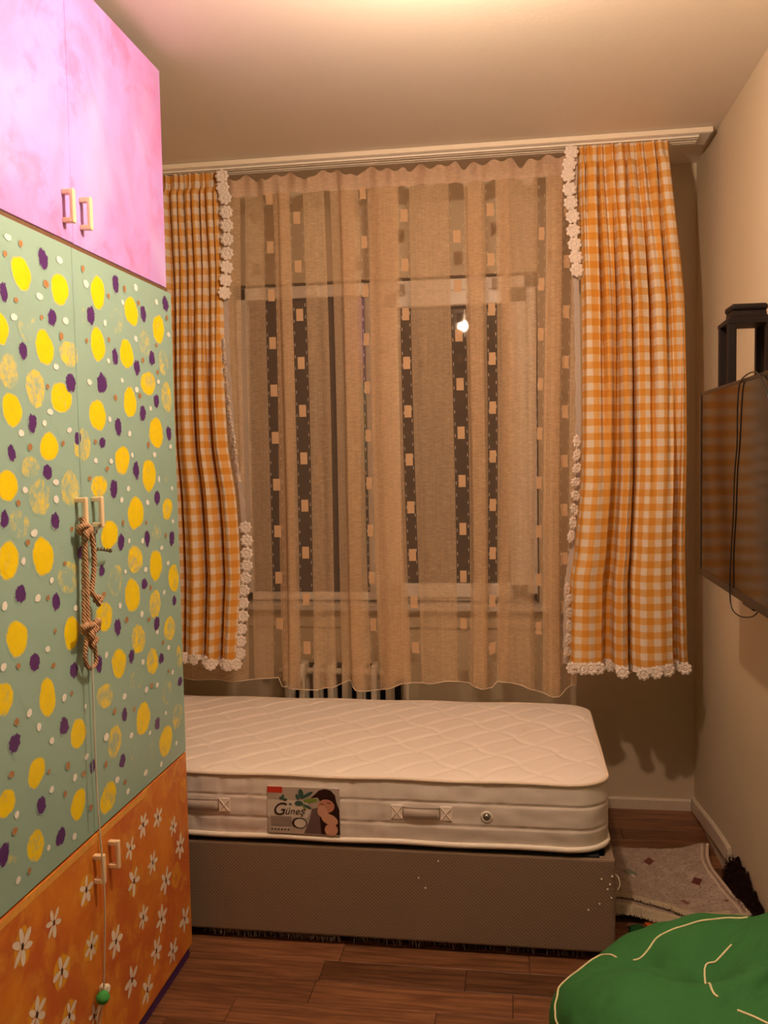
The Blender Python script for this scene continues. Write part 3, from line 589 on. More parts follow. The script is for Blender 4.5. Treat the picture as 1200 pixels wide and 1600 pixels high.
for i, (x, z) in enumerate(RF2): inst('lace_flower', FLOWER, GR, (x-.004, 3.356, z), (0, i*.5, .75), (.72, 1, 1))
for i, (x, z) in enumerate(RF3): inst('lace_flower', FLOWER, GR, (x-.004, 3.356, z), (0, i*.9, 1.0), (.8, 1, 1))
def cloth_y(verts, grid, x, row=-1):
    best = min(((abs(verts[k][0]-x), verts[k]) for k in grid[row]), key=lambda a: a[0]); return best[1]
for i, x in enumerate((.205, .242, .272, .299, .352, .383, .414, .455, .500, .546, .575, .612)):
    c = cloth_y(vR, gR, x); inst('lace_flower', FLOWER, GR, (x, c[1]-.004, c[2]-.018), (0, i*1.1, .25*math.sin(i*2.2)), (.95, 1, .95))
lace_strip('lace_band', [(.236, 2.612), (.232, 2.4), (.236, 2.17), (.240, 2.0), (.243, 1.75), (.242, 1.5), (.238, 1.38), (.222, 1.2), (.213, 1.1), (.199, 1.0), (.193, .85), (.193, .70)], .020, -1, GR, 3.384)
bm = bmesh.new(); rows = []
for k in gR[-1]:
    v = Vector(vR[k]); rows.append([bm.verts.new(v+Vector((0, 0, .004))), bm.verts.new(v+Vector((0, -.002, -.018)))])
for A, B in zip(rows, rows[1:]): bm.faces.new((A[0], B[0], B[1], A[1]))
mk('hem_lace_band', bm, M_LACE, GR, True)

# ---- left curtain (its left half is behind the wardrobe)
EL = [(2.64, -1.47, -1.132), (2.626, -1.47, -1.130), (2.467, -1.47, -1.130), (2.245, -1.47, -1.124), (1.996, -1.47, -1.126), (1.746, -1.47, -1.123), (1.543, -1.47, -1.111), (1.365, -1.47, -1.085), (1.212, -1.47, -1.076), (1.032, -1.47, -1.073), (.877, -1.47, -1.086), (.668, -1.47, -1.105)]
GL = empty('gingham_curtain', (-1.28, 3.385, .69), 'orange and white gingham curtain with lace edge hanging partly behind the painted wardrobe', 'curtain', 'gingham curtains at the window')
topl = [0, .1, .2, .3, .41, .50, .57, .67, .75, .84, .92, 1]; botl = [0, .2, .40, .44, .625, .66, .80, .835, 1]
BOTL = [(0, .02), (.1, .08), (.2, .0), (.3, .08), (.395, .06), (.41, .0), (.43, .0), (.45, .07), (.54, .095), (.615, .07), (.635, .0), (.655, .0), (.675, .075), (.73, .095), (.79, .07), (.805, .0), (.83, .0), (.85, .075), (.92, .095), (1, .07)]
def prof_l(u, t, z):
    b = sstep(.15, .6, t)
    v = lerp(.055*pleats(u, topl), nodeval(u, BOTL), b)+.01*math.sin(u*9+t*3)*t
    if t < .035: v *= .45+.2*math.sin(u*70)
    return (.005*math.sin(u*43+t*5)*(1-t), -v+.032)
hem_l = lambda u: .03*(1-sstep(.55, .8, u))*0.9-.002
cL, vL, gL = drape('cloth', EL, 2.614, .705, 220, 80, prof_l, 3.372, GL, M_GING, hem_l)
LF = [(-1.108, 2.588), (-1.106, 2.544), (-1.098, 2.505), (-1.095, 2.451), (-1.094, 2.400), (-1.095, 2.348), (-1.097, 2.294), (-1.099, 2.242), (-1.105, 2.193), (-1.111, 2.144)]
LF2 = [(-1.121, 1.946), (-1.120, 1.893), (-1.119, 1.838), (-1.115, 1.783), (-1.109, 1.730), (-1.105, 1.677), (-1.099, 1.624), (-1.090, 1.568), (-1.086, 1.518), (-1.083, 1.467), (-1.079, 1.42)]
LF3 = [(-1.053, 1.230), (-1.049, 1.179), (-1.051, 1.128), (-1.052, 1.079), (-1.059, 1.030), (-1.068, .981), (-1.072, .930), (-1.074, .878), (-1.083, .826), (-1.087, .777), (-1.091, .727)]
for i, (x, z) in enumerate(LF): inst('lace_flower', FLOWER, GL, (x, 3.360, z), (0, i*.7, .1 if i < 7 else .6))
for i, (x, z) in enumerate(LF2): inst('lace_flower', FLOWER, GL, (x, 3.354, z), (0, i*.5, -.9), (.75, 1, 1))
for i, (x, z) in enumerate(LF3): inst('lace_flower', FLOWER, GL, (x, 3.356, z), (0, i*.9, .1+.4*sstep(4, 9, i)), (.97, 1, .97))
for i, x in enumerate((-1.10, -1.128, -1.150, -1.195, -1.216, -1.262, -1.30)):
    c = cloth_y(vL, gL, x); inst('lace_flower', FLOWER, GL, (x, c[1]-.004, c[2]-.014), (0, i*1.1, .6*math.sin(i*2.2+1)), (.95, 1, .95))
lace_strip('lace_band', [(-1.131, 2.610), (-1.126, 2.4), (-1.124, 2.17), (-1.126, 2.0), (-1.122, 1.75), (-1.108, 1.5), (-1.086, 1.38), (-1.076, 1.2), (-1.074, 1.05), (-1.085, .87), (-1.10, .69)], .020, 1, GL, 3.384)
bm = bmesh.new(); rows = []
for k in gL[-1]:
    v = Vector(vL[k]); rows.append([bm.verts.new(v+Vector((0, 0, .004))), bm.verts.new(v+Vector((0, -.002, -.018)))])
for A, B in zip(rows, rows[1:]): bm.faces.new((A[0], B[0], B[1], A[1]))
mk('hem_lace_band', bm, M_LACE, GL, True)

# ================================================================== SHEER CURTAIN
SH = empty('sheer_curtain', (-.45, 3.44, .58), 'sheer tan voile curtain with clear striped bands and woven squares across the window', 'curtain')
stripes = [(-1.075, -1.055, 1.9), (-.972, -.922, 1.955), (-.858, -.804, 2.058), (-.722, -.700, 1.80), (-.586, -.552, 1.956), (-.428, -.387, 1.859), (-.237, -.182, 1.772), (-.108, -.070, 1.865), (.078, .109, 1.762), (.172, .208, 2.03)]
xs = set(); a, b = -1.40, .232
xs.add(a); xs.add(b)
for s0, s1, _ in stripes: xs.update((s0, s1, s0+.006, s1-.006))
base = sorted(xs); cols = []
for p, q in zip(base, base[1:]):
    n = max(1, int((q-p)/.0055))
    cols += [p+(q-p)*i/n for i in range(n)]
cols.append(b)
nodes = [(-1.40, 0), (-1.30, .03), (-1.21, 0), (-1.125, .03), (-1.06, .012), (-.985, .012), (-.915, .004), (-.90, .034), (-.87, .030), (-.795, .026), (-.76, .008), (-.735, .016), (-.70, .004), (-.668, 0), (-.655, .034), (-.61, .030), (-.58, .012), (-.545, .014), (-.50, .034), (-.45, .030), (-.42, .010), (-.385, .008), (-.34, .022), (-.30, .010), (-.245, .012), (-.235, .006), (-.18, .008), (-.165, .032), (-.12, .034), (-.105, .014), (-.065, .010), (-.03, .026), (.02, .016), (.06, .030), (.085, .010), (.112, .008), (.14, .032), (.165, .026), (.185, .006), (.21, .006), (.232, .03)]
def sheer_y(x, t):
    v = 0
    for (p, a_), (q, b_) in zip(nodes, nodes[1:]):
        if p <= x <= q: v = lerp(a_, b_, sstep(p, q, x)); break
    v *= lerp(.65, 1.15, t)
    v += .006*math.sin(x*13+t*1.2)
    if t < .06:
        k = 1-t/.06; v = lerp(v, .020+.014*math.sin(x*38)+.008*math.sin(x*97+1), k)
    return 3.455-v
hemx = [(-1.40, .61), (-1.18, .591), (-.945, .614), (-.941, .575), (-.80, .568), (-.734, .574), (-.668, .606), (-.643, .570), (-.59, .566), (-.526, .576), (-.461, .605), (-.359, .600), (-.271, .609), (-.19, .604), (-.133, .586), (-.09, .588), (-.07, .613), (-.02, .615), (.04, .60), (.102, .573), (.15, .560), (.175, .562), (.187, .580), (.21, .60), (.232, .61)]
def hem_z(x):
    for (p, a_), (q, b_) in zip(hemx, hemx[1:]):
        if p <= x <= q: return lerp(a_, b_, (x-p)/(q-p))
    return .6
NZ = 150; verts = []; faces = []; mats = []
def stripe_shift(x, t): return .004*math.sin(t*5+x*9)-.010*(t-.5)*math.sin(x*5+1)*2
ztop_s = 2.598
def spt(x, t):
    z = lerp(ztop_s, .59, t)+(hem_z(x)-.59)*sstep(.86, 1, t)-(.010*math.sin(x*38)+.008*math.sin(x*97)+.022*max(0, math.sin(x*31+1))**6)*(1-sstep(0, .05, t))
    return (x+stripe_shift(x, t), sheer_y(x, t), z)
for j in range(NZ+1):
    for x in cols: verts.append(spt(x, j/NZ))
nc = len(cols)
def instripe(x):
    for s0, s1, _ in stripes:
        if s0 < x < s1: return True
    return False
for j in range(NZ):
    for i in range(nc-1):
        faces.append((j*nc+i, (j+1)*nc+i, (j+1)*nc+i+1, j*nc+i+1))
        mats.append(2 if j < 5 else (1 if instripe((cols[i]+cols[i+1])/2) else 0))
me = bpy.data.meshes.new('voile'); me.from_pydata(verts, [], faces); me.polygons.foreach_set('material_index', mats)
put('voile', me, [M_SHEER, M_ORGANZA, M_TAPE], SH, True)
# places where the voile is folded over on itself: a second layer just behind the first
for x0, x1 in ((-.937, -.866), (-.668, -.604), (-.548, -.440), (-.168, -.118), (-.058, -.020), (.114, .168)):
    n_ = max(3, int((x1-x0)/.008)); vv = []; ff = []
    for j in range(61):
        t = .03+.96*j/60
        for i in range(n_+1):
            x = lerp(x0, x1, i/n_)+.006*math.sin(t*6+x0*20); p = spt(x, t); vv.append((p[0], p[1]+.007, p[2]))
    for j in range(60):
        for i in range(n_): a = j*(n_+1)+i; ff.append((a, a+n_+1, a+n_+2, a+1))
    me = bpy.data.meshes.new('folded_layer'); me.from_pydata(vv, [], ff); put('folded_layer', me, M_SHEER, SH, True)
# woven squares, dashes, hem stitching
def t_of(x, z): return (ztop_s-z)/(ztop_s-.59)
for s0, s1, ph in stripes:
    c = (s0+s1)/2; w = (s1-s0); k = 0; z = ph+.187*3
    while z > .66:
        if z < 2.58 and w > .03:
            hw = min(.0135, w*.33)
            bm = bmesh.new(); g = []
            for jz in (.0235, -.0235):
                row = []
                for jx in (-hw, -hw*.3, hw*.3, hw):
                    p = spt(c+jx, t_of(c, z+jz)); row.append(bm.verts.new((p[0], p[1]-.0012, p[2])))
                g.append(row)
            for q in range(3): bm.faces.new((g[0][q], g[1][q], g[1][q+1], g[0][q+1]))
            mk('woven_square', bm, M_SQUARE, SH)
        z -= .187
bm = bmesh.new(); rg = random.Random(9)
for s0, s1, ph in stripes:
    if s1-s0 < .03: continue
    for x, o in ((s0+.005, 0), (s1-.005, .03)):
        z = 2.5-o
        while z > .62:
            L = .012
            t0, t1 = t_of(x, z), t_of(x, z-L); v = []
            for tt, dx in ((t0, -.0009), (t0, .0009), (t1, .0009), (t1, -.0009)):
                p = spt(x, tt); v.append(bm.verts.new((p[0]+dx*.8, p[1]-.0015, p[2])))
            bm.faces.new(v[::-1]); z -= .046
tag(mk('dash_stitching', bm, M_STITCH, SH), kind='stuff')
bm = bmesh.new(); tube(bm, [Vector(spt(x, 1.0)) for x in cols[::2]], .0016, 5); mk('hem_cord', bm, M_STITCH, SH, True)

# ================================================================== RADIATOR
RD = empty('radiator', (-.75, YB-.08, .10), 'cream column radiator below the window behind the mattress', 'radiator')
def section_mesh():
    bm = bmesh.new()
    for dy in (-.035, .035):
        bx(bm, (-.014, dy-.014, 0), (.014, dy+.014, .50), .008, 2)
    bx(bm, (-.024, -.045, 0), (.024, .045, .06), .012, 2); bx(bm, (-.016, -.045, .46), (.016, .045, .52), .014, 3)
    me = bpy.data.meshes.new('radiator_section'); bm.to_mesh(me); bm.free(); me.materials.append(M_RAD)
    return me
sm = section_mesh()
for i in range(8): inst('radiator_section', sm, RD, (-.975+i*.0625, YB-.075, .10))
bm = bmesh.new(); tube(bm, [(-1.02, YB-.075, .14), (-.49, YB-.075, .14)], .016, 10); tube(bm, [(-1.02, YB-.075, .58), (-.51, YB-.075, .58)], .014, 10)
mk('header_pipe', bm, M_RAD, RD, True)
bm = bmesh.new(); tube(bm, [(-.49, YB-.075, .14), (-.475, YB-.075, .16), (-.470, YB-.075, .3), (-.470, YB-.075, .59), (-.485, YB-.075, .60), (-.51, YB-.075, .60)], .013, 10)
mk('riser_pipe', bm, M_RAD, RD, True)
box('gap_shade_sheet', (-1.0, YB-.012, .12), (-.50, YB-.001, .60), M_NAVY, RD)  # added dark sheet, its colour stands for the shade between the columns
bm = bmesh.new(); bx(bm, (-.86, YB-.04, .17), (-.84, YB-.012, .19)); bx(bm, (-.66, YB-.04, .17), (-.64, YB-.012, .19)); bx(bm, (-.96, YB-.06, 0), (-.94, YB-.03, .11)); bx(bm, (-.58, YB-.06, 0), (-.56, YB-.03, .11)); mk('bracket', bm, M_RAD, RD)

# ================================================================== WARDROBE
WX = -.985
WD = empty('wardrobe', (-1.27, 1.95, 0), 'tall wardrobe with pink, spotted sea green and orange flowered painted doors', 'wardrobe')
bm = bmesh.new(); T = .018
for (y0, y1, z0, z1) in ((1.335, 2.452, 1.990, 2.60), (1.330, 2.484, .030, 1.986)):
    xb, xf = XL+.03, WX-T-.001
    bx(bm, (xb, y0, z0), (xf, y0+T, z1)); bx(bm, (xb, y1-T, z0), (xf, y1, z1))
    bx(bm, (xb, y0, z0), (xf, y1, z0+T)); bx(bm, (xb, y0, z1-T), (xf, y1, z1)); bx(bm, (xb, y0, z0), (xb+.006, y1, z1))
    ym = 1.91; bx(bm, (xb, ym-.009, z0), (xf, ym+.009, z1))
bx(bm, (XL+.03, 1.33, .61), (WX-T-.001, 2.484, .628))
mk('carcass', bm, M_BROWN_EDGE, WD)
box('plinth', (XL+.05, 1.34, 0), (WX-.004, 2.474, .031), M_PURPLE_PLINTH, WD, .001)
box('divider_strip', (WX-.016, 1.33, 1.9835), (WX-.003, 2.470, 1.9925), M_BROWN_EDGE, WD)
def handle(y, z0, z1, parent):
    bm = bmesh.new(); d = .0215; r = .0056
    for z in (z0+r, z1-r):
        bx(bm, (WX, y-r*1.3, z-r), (WX+d, y+r*1.3, z+r), .002, 2)
    bx(bm, (WX+d-.004, y-r*1.2, z0-.001), (WX+d+.006, y+r*1.2, z1+.001), .003, 2)
    return mk('handle', bm, M_HANDLE, parent)
doors = {}
def door(y0, y1, z0, z1, mat, label):
    o = box('door', (WX-T, y0, z0), (WX, y1, z1), mat, WD, .0012); o['label'] = label; return o
G = .0012
doors['pL'] = door(1.34, 1.917-G, 1.9935, 2.598, M_PINK, 'pink sponged upper door at the left')
doors['pR'] = door(1.917+G, 2.458, 1.9925, 2.598, M_PINK, 'pink sponged upper door at the right')
doors['gL'] = door(1.335, 1.906-G, .6295, 1.9825, M_GREEN, 'sea green door with painted spots at the left')
doors['gR'] = door(1.906+G, 2.489, .6295, 1.9825, M_GREEN, 'sea green door with painted spots at the right')
doors['oL'] = door(1.335, 1.921-G, .034, .6245, M_ORANGE, 'orange door with painted daisies at the left')
doors['oR'] = door(1.921+G, 2.489, .034, .6245, M_ORANGE, 'orange door with painted daisies at the right')
for d, y, z0, z1 in (('pL', 1.876, 2.028, 2.101), ('pR', 1.957, 2.032, 2.105), ('gL', 1.879, 1.348, 1.419), ('gR', 1.957, 1.346, 1.417), ('oL', 1.897, .514, .582), ('oR', 1.974, .514, .582)):
    handle(y, z0, z1, doors[d])
# hand painted spots: thin paint films, one mesh per colour and door
def paint(name, items, mat, ylo, yhi, zlo, zhi, door_o, eps, irr=.06, petal=False):
    bm = bmesh.new(); lay = bm.verts.layers.float_vector.new('dab'); rg = random.Random(len(items)*7+int(ylo*100))
    N = 20; cnt = 0
    for it in items:
        cy, cz, ry, rz = it[:4]; st = it[4] if len(it) > 4 else 1.0
        ang = it[5] if len(it) > 5 else rg.uniform(-.12, .12)
        ry *= 1.12; rz *= 1.10
        if cy+ry < ylo or cy-ry > yhi or cz < zlo-.03 or cz > zhi+.03: continue
        seed = rg.random(); ph = [rg.uniform(0, 6.28) for _ in range(3)]; ee = eps+cnt*.0000025; cnt += 1
        c = bm.verts.new((WX+ee, min(max(cy, ylo), yhi), min(max(cz, zlo), zhi))); c[lay] = (0, st, seed); prev = None; ring0 = []
        rings = []
        for q, rr in enumerate((.5, .8, 1.0)):
            ring = []
            for k in range(N):
                a = 2*PI*k/N; w = rr*(1+irr*math.sin(2*a+ph[0])+irr*.6*math.sin(3*a+ph[1])+irr*.4*math.sin(5*a+ph[2]))
                dy, dz = math.cos(a)*ry*w, math.sin(a)*rz*w
                yy = cy+dy*math.cos(ang)-dz*math.sin(ang); zz = cz+dy*math.sin(ang)+dz*math.cos(ang)
                v = bm.verts.new((WX+ee, min(max(yy, ylo), yhi), min(max(zz, zlo), zhi))); v[lay] = (rr, st, seed); ring.append(v)
            rings.append(ring)
        for k in range(N): bm.faces.new((c, rings[0][k], rings[0][(k+1) % N]))
        for A, B in zip(rings, rings[1:]):
            for k in range(N): bm.faces.new((A[k], B[k], B[(k+1) % N], A[(k+1) % N]))
    if cnt: return tag(mk(name, bm, mat, door_o), kind='stuff')
    bm.free()
gz = (.631, 1.981)
for dn, lo, hi in (('gL', 1.337, 1.9035), ('gR', 1.9085, 2.4875)):
    paint('yellow_paint', YELLOW, M_DY, lo, hi, *gz, doors[dn], .0003)
    paint('purple_paint', PURPLE, M_DP, lo, hi, *gz, doors[dn], .0006)
    paint('white_paint', WHITE, M_DW, lo, hi, *gz, doors[dn], .0009)
    paint('brown_paint', BROWN, M_DB, lo, hi, *gz, doors[dn], .0012)
rg = random.Random(21); petals = []; cores = []; ovals = [tuple(o) for o in OVALS]
for (cy, cz, ry, rz, s) in FLOWERS:
    if s > .15: ovals.append((cy, cz, ry*1.0, rz*.95, s))
    r = (ry+rz)/2; n = rg.choice((5, 6, 6)); off = rg.uniform(0, 6.28)
    for k in range(n):
        a = off+2*PI*k/n+rg.uniform(-.15, .15); L = rz*rg.uniform(.36, .50); d = rz*.52
        # petal long axis points outward
        petals.append((cy+math.cos(a)*d, cz+math.sin(a)*d, L*.44, L, 1.0, a-PI/2))
    cores.append((cy, cz, r*.11, r*.19))
for dn, lo, hi in (('oL', 1.337, 1.9185), ('oR', 1.9235, 2.4875)):
    paint('ochre_paint', ovals, M_DO, lo, hi, .036, .622, doors[dn], .0003)
    paint('petal_paint', petals, M_PETAL, lo, hi, .036, .622, doors[dn], .0006)
    paint('flower_centre_paint', cores, M_CORE, lo, hi, .036, .622, doors[dn], .0010)
for dn, lo, hi in (('oL', 1.337, 1.9185), ('oR', 1.9235, 2.20)):
    box('brush_stripe', (WX, lo, .606), (WX+.0007, hi, .622), M_STROKE, doors[dn])

# rope tied to the middle door, string with ball, twisted wire
RP = empty('rope', (-.962, 1.88, 1.03), 'knotted tan rope hanging from the cream handle of the green wardrobe door', 'rope')
RA = [(-.966, 1.874, 1.375), (-.962, 1.870, 1.351), (-.962, 1.869, 1.300), (-.962, 1.870, 1.242), (-.962, 1.869, 1.155), (-.962, 1.869, 1.118)]
RB = [(-.958, 1.876, 1.352), (-.958, 1.898, 1.319), (-.960, 1.906, 1.267), (-.962, 1.899, 1.223), (-.962, 1.893, 1.202), (-.960, 1.908, 1.186), (-.960, 1.920, 1.178)]
LO = [(-.962, 1.869, 1.118), (-.962, 1.854, 1.084), (-.964, 1.852, 1.056), (-.966, 1.874, 1.030), (-.964, 1.903, 1.035), (-.962, 1.899, 1.067), (-.958, 1.882, 1.093), (-.956, 1.868, 1.111)]
def wob(P, r, name, n=8):
    bm = bmesh.new(); tube(bm, P, r, n, rfun=lambda t: r*(1+.18*math.sin(t*len(P)*2.2))); mk(name, bm, M_ROPE, RP, True)
wob(spline(RA, 10), .0062, 'strand'); wob(spline([(p[0]-.006, p[1]+.007*math.sin(i), p[2]) for i, p in enumerate(RA)], 10), .0058, 'strand'); wob(spline(RB, 10), .0060, 'strand'); wob(spline(LO, 10), .0050, 'loop')
def knot(c, r, name='knot'):
    bm = bmesh.new(); P = []
    for i in range(48):
        t = 2*PI*i/48; P.append(Vector(c)+Vector((r*.45*math.sin(3*t), r*(math.sin(t)+2*math.sin(2*t))*.36, r*(math.cos(t)-2*math.cos(2*t))*.36)))
    tube(bm, P, r*.36, 8, closed=True); bmesh.ops.create_icosphere(bm, subdivisions=2, radius=r*.72, matrix=Matrix.Translation(c)); mk(name, bm, M_ROPE, RP, True)
knot((-.960, 1.868, 1.345), .017); knot((-.960, 1.919, 1.179), .011); knot((-.958, 1.870, 1.118), .018); knot((-.958, 1.876, 1.092), .014)
wob(spline([(-.958, 1.868, 1.120), (-.952, 1.850, 1.134), (-.955, 1.828, 1.130)], 8), .0075, 'rope_end'); wob(spline([(-.956, 1.872, 1.118), (-.950, 1.892, 1.136), (-.955, 1.899, 1.114)], 8), .0075, 'rope_end')
ST = empty('ball_string', (-.962, 1.875, .25), 'thin white string with a green felt ball hanging down the orange wardrobe door', 'string')
bm = bmesh.new(); tube(bm, spline([(-.958, 1.875, 1.085), (-.960, 1.876, .946), (-.958, 1.873, .722), (-.950, 1.873, .495), (-.962, 1.875, .275)], 8), .0021, 6); mk('string', bm, M_STRING, ST, True)
bm = bmesh.new(); bmesh.ops.create_icosphere(bm, subdivisions=3, radius=.0155, matrix=Matrix.Translation((-.962, 1.869, .253)))
for v in bm.verts: v.co += (v.co-Vector((-.962, 1.869, .253)))*.10*noise.noise(v.co*120)
mk('ball', bm, M_BALL, ST, True)
bm = bmesh.new(); bmesh.ops.create_icosphere(bm, subdivisions=3, radius=.0125, matrix=Matrix.Translation((-.966, 1.887, .263)))
for v in bm.verts: v.co += (v.co-Vector((-.966, 1.887, .263)))*.35*noise.noise(v.co*160)
mk('wool_tuft', bm, M_WOOL, ST, True)
bm = bmesh.new()
for P in ([(-.962, 1.867, .245), (-.966, 1.850, .225), (-.970, 1.846, .185)], [(-.962, 1.874, .245), (-.968, 1.862, .20), (-.970, 1.858, .17)]): tube(bm, spline(P, 6), .0016, 5)
mk('string_end', bm, M_STRING, ST, True)
WI = empty('twisted_wire', (-.968, 1.925, 1.26), 'short dark twisted wire hanging beside the rope on the green wardrobe door', 'wire')
def twist(pts, name):
    P = spline(pts, 10); bm = bmesh.new()
    for ph in (0, PI): tube(bm, [p+Vector((.0028*math.cos(i*.9+ph), .0012*math.sin(i*.9+ph), .0028*math.sin(i*.9+ph))) for i, p in enumerate(P)], .0018, 5)
    mk(name, bm, M_WIRE, WI, True)
twist([(-.962, 1.948, 1.352), (-.965, 1.920, 1.327), (-.968, 1.928, 1.309), (-.968, 1.923, 1.280), (-.968, 1.915, 1.262)], 'wire_strand'); twist([(-.968, 1.921, 1.298), (-.962, 1.953, 1.294), (-.960, 1.985, 1.288), (-.966, 2.004, 1.284)], 'wire_end')

# ================================================================== BED BASE AND MATTRESS
BX0, BX1, BY0, BY1 = -1.585, .278, 2.580, 3.445
BB = empty('bed_base', (-.65, 3.0, 0), 'taupe upholstered storage bed base standing on the wooden floor', 'bed base')
bm = bmesh.new(); t_ = .028
def tilt(z, x): return z+.008*max(0, (-x)/1.0)
bx(bm, (BX0, BY0, .030), (BX1, BY0+t_, .314), .008, 3); bx(bm, (BX0, BY1-t_, .030), (BX1, BY1, .314), .008, 3)
bx(bm, (BX1-t_, BY0+.008, .0304), (BX1-.0008, BY1-.008, .3136), .008, 3); bx(bm, (BX0+.0008, BY0+.008, .0304), (BX0+t_, BY1-.008, .3136), .008, 3)
mk('upholstered_frame', bm, M_BASE, BB)
box('deck', (BX0+t_-.002, BY0+t_-.002, .27), (BX1-t_+.002, BY1-t_+.002, .302), M_NAVY, BB)
box('deck_lid', (BX0+.04, BY0+.006, .3145), (BX1-.045, BY1-.02, .3215), M_NAVY, BB, .003)
box('bottom_panel', (BX0+.03, BY0+.03, .034), (BX1-.03, BY1-.03, .05), M_NAVY, BB)
for (x, y) in ((BX0+.08, BY0+.08), (BX1-.08, BY0+.08), (BX0+.08, BY1-.08), (BX1-.08, BY1-.08)):
    bm = bmesh.new(); lathe(bm, [(.001, 0), (.02, 0), (.025, .035), (.001, .035)], (x, y, 0), 12); mk('foot', bm, M_PLASTIC_BLACK, BB)
rg = random.Random(4); bm = bmesh.new()
for (x, z) in ((.268, .265), (.262, .24), (.266, .20), (.238, .255), (.255, .225), (.232, .18), (.20, .16), (-.28, .20), (-.24, .285), (-.30, .23)):
    bmesh.ops.create_icosphere(bm, subdivisions=1, radius=.0032, matrix=Matrix.Translation((x, BY0-.001, z)))
tag(mk('lint_specks', bm, M_WOOL, BB), kind='stuff')
bm = bmesh.new(); tube(bm, spline([(.279, 2.60, .262), (.287, 2.585, .258), (.290, 2.58, .24), (.283, 2.578, .225)], 6), .0016, 5); mk('loose_thread', bm, M_WOOL, BB, True)
bm = bmesh.new(); rg = random.Random(14)
for _ in range(420):
    x = rg.choice((rg.uniform(-.98, -.55), rg.uniform(-.98, .2))); z0 = .032; L = rg.uniform(.008, .022); y0 = BY0+.006+rg.uniform(0, .01)
    tube(bm, [(x, y0, z0), (x+rg.uniform(-.006, .006), y0-rg.uniform(-.002, .006), z0-L)], .0007, 3)
tag(mk('hanging_lint', bm, M_DUST, BB), kind='stuff')

MT = empty('mattress', (-.65, 3.0, .33), 'quilted ivory mattress lying on the taupe bed base', 'mattress')
MX0, MX1, MY0, MY1, MZ0, MZ1 = -1.575, .262, 2.585, 3.420, .331, .536
def rrect(inset, n=10, R=.10):
    pts = []; r = R-inset*.6
    x0, x1, y0, y1 = MX0+inset, MX1-inset, MY0+inset, MY1-inset
    for (cx, cy, a0) in ((x1-r, y0+r, -PI/2), (x1-r, y1-r, 0), (x0+r, y1-r, PI/2), (x0+r, y0+r, PI)):
        for k in range(n+1):
            a = a0+PI/2*k/n; pts.append((cx+r*math.cos(a), cy+r*math.sin(a)))
    return pts
def dense(pts, step):
    out = []
    for i, p in enumerate(pts):
        q = pts[(i+1) % len(pts)]; d = math.hypot(q[0]-p[0], q[1]-p[1]); n = max(1, int(d/step))
        for k in range(n): out.append((lerp(p[0], q[0], k/n), lerp(p[1], q[1], k/n)))
    return out
# side band with stitched lines
bm = bmesh.new(); NS = 48; per = dense(rrect(0), .012); rows = []
cum = 0; arcs = []
for i, p in enumerate(per):
    arcs.append(cum); q = per[(i+1) % len(per)]; cum += math.hypot(q[0]-p[0], q[1]-p[1])
for j in range(NS+1):
    s = j/NS; z = lerp(MZ0, MZ1-.004, s); row = []
    bulge = .006*(1-abs(2*s-1)**3)
    for i, p in enumerate(per):
        q, pr = per[(i+1) % len(per)], per[i-1]; tx, ty = q[0]-pr[0], q[1]-pr[1]; l = math.hypot(tx, ty); nx, ny = ty/l, -tx/l
        g = 0
        for c in (.32, .66): g = max(g, math.exp(-((s-c)/.016)**2)*(.55+.45*(math.sin(arcs[i]*2*PI/.05)>-.4)))
        av = (arcs[i] % .082)/.082; g2 = math.exp(-(min(av, 1-av)/.05)**2)*(.9 if p[0] < -.2 else .12)
        d = bulge-.0042*max(g, g2)+.0025*noise.noise(Vector((arcs[i]*14, z*30, 0)))
        row.append(bm.verts.new((p[0]+nx*d, p[1]+ny*d, z)))
    rows.append(row)
n = len(per)
for A, B in zip(rows, rows[1:]):
    for k in range(n): bm.faces.new((A[k], A[(k+1) % n], B[(k+1) % n], B[k]))
mk('side_band', bm, M_SIDE, MT, True)
# quilted top
def inside(x, y):
    R = .10; dx = max(MX0+R-x, x-(MX1-R), 0); dy = max(MY0+R-y, y-(MY1-R), 0)
    if dx > 0 and dy > 0: return R-math.hypot(dx, dy)
    return min(x-MX0, MX1-x, y-MY0, MY1-y)
def quilt(x, y):
    def line(c, per, wv):
        f = (c+wv)/per; f = abs(f-round(f))*per; return math.exp(-(f/.007)**2)
    a = x*.690-y*.724; b = x*.724+y*.690
    br = .5+.5*math.sin(b*2*PI/.17)
    l1 = line(a, .098, .010*abs(math.sin(b*PI/.17)))
    l2 = line(b, .17, .012*math.sin(a*2*PI/.196))
    l2 *= .35+.45*sstep(-.7, -.1, x)
    return max(l1*(.75+.25*br), l2)
NX, NY = 300, 150; bm = bmesh.new(); G2 = {}
for j in range(NY+1):
    for i in range(NX+1):
        x = lerp(MX0, MX1, i/NX); y = lerp(MY0, MY1, j/NY); e = inside(x, y)
        if e < 0:
            R = .10; cx = MX0+R if x < MX0+R else MX1-R; cy = MY0+R if y < MY0+R else MY1-R
            d = math.hypot(x-cx, y-cy); x, y, e = cx+(x-cx)/d*R, cy+(y-cy)/d*R, 0
        z = MZ1-.004+.012*(1-math.exp(-e/.03))
        z += (-.0062*quilt(x, y)+.003*noise.noise(Vector((x*6, y*6, 2))))*sstep(0, .03, e)
        G2[i, j] = bm.verts.new((x, y, z))
for j in range(NY):
    for i in range(NX):
        try: bm.faces.new((G2[i, j], G2[i+1, j], G2[i+1, j+1], G2[i, j+1]))
        except ValueError: pass
bmesh.ops.remove_doubles(bm, verts=bm.verts[:], dist=.0004)
mk('quilted_top', bm, M_TICK, MT, True)
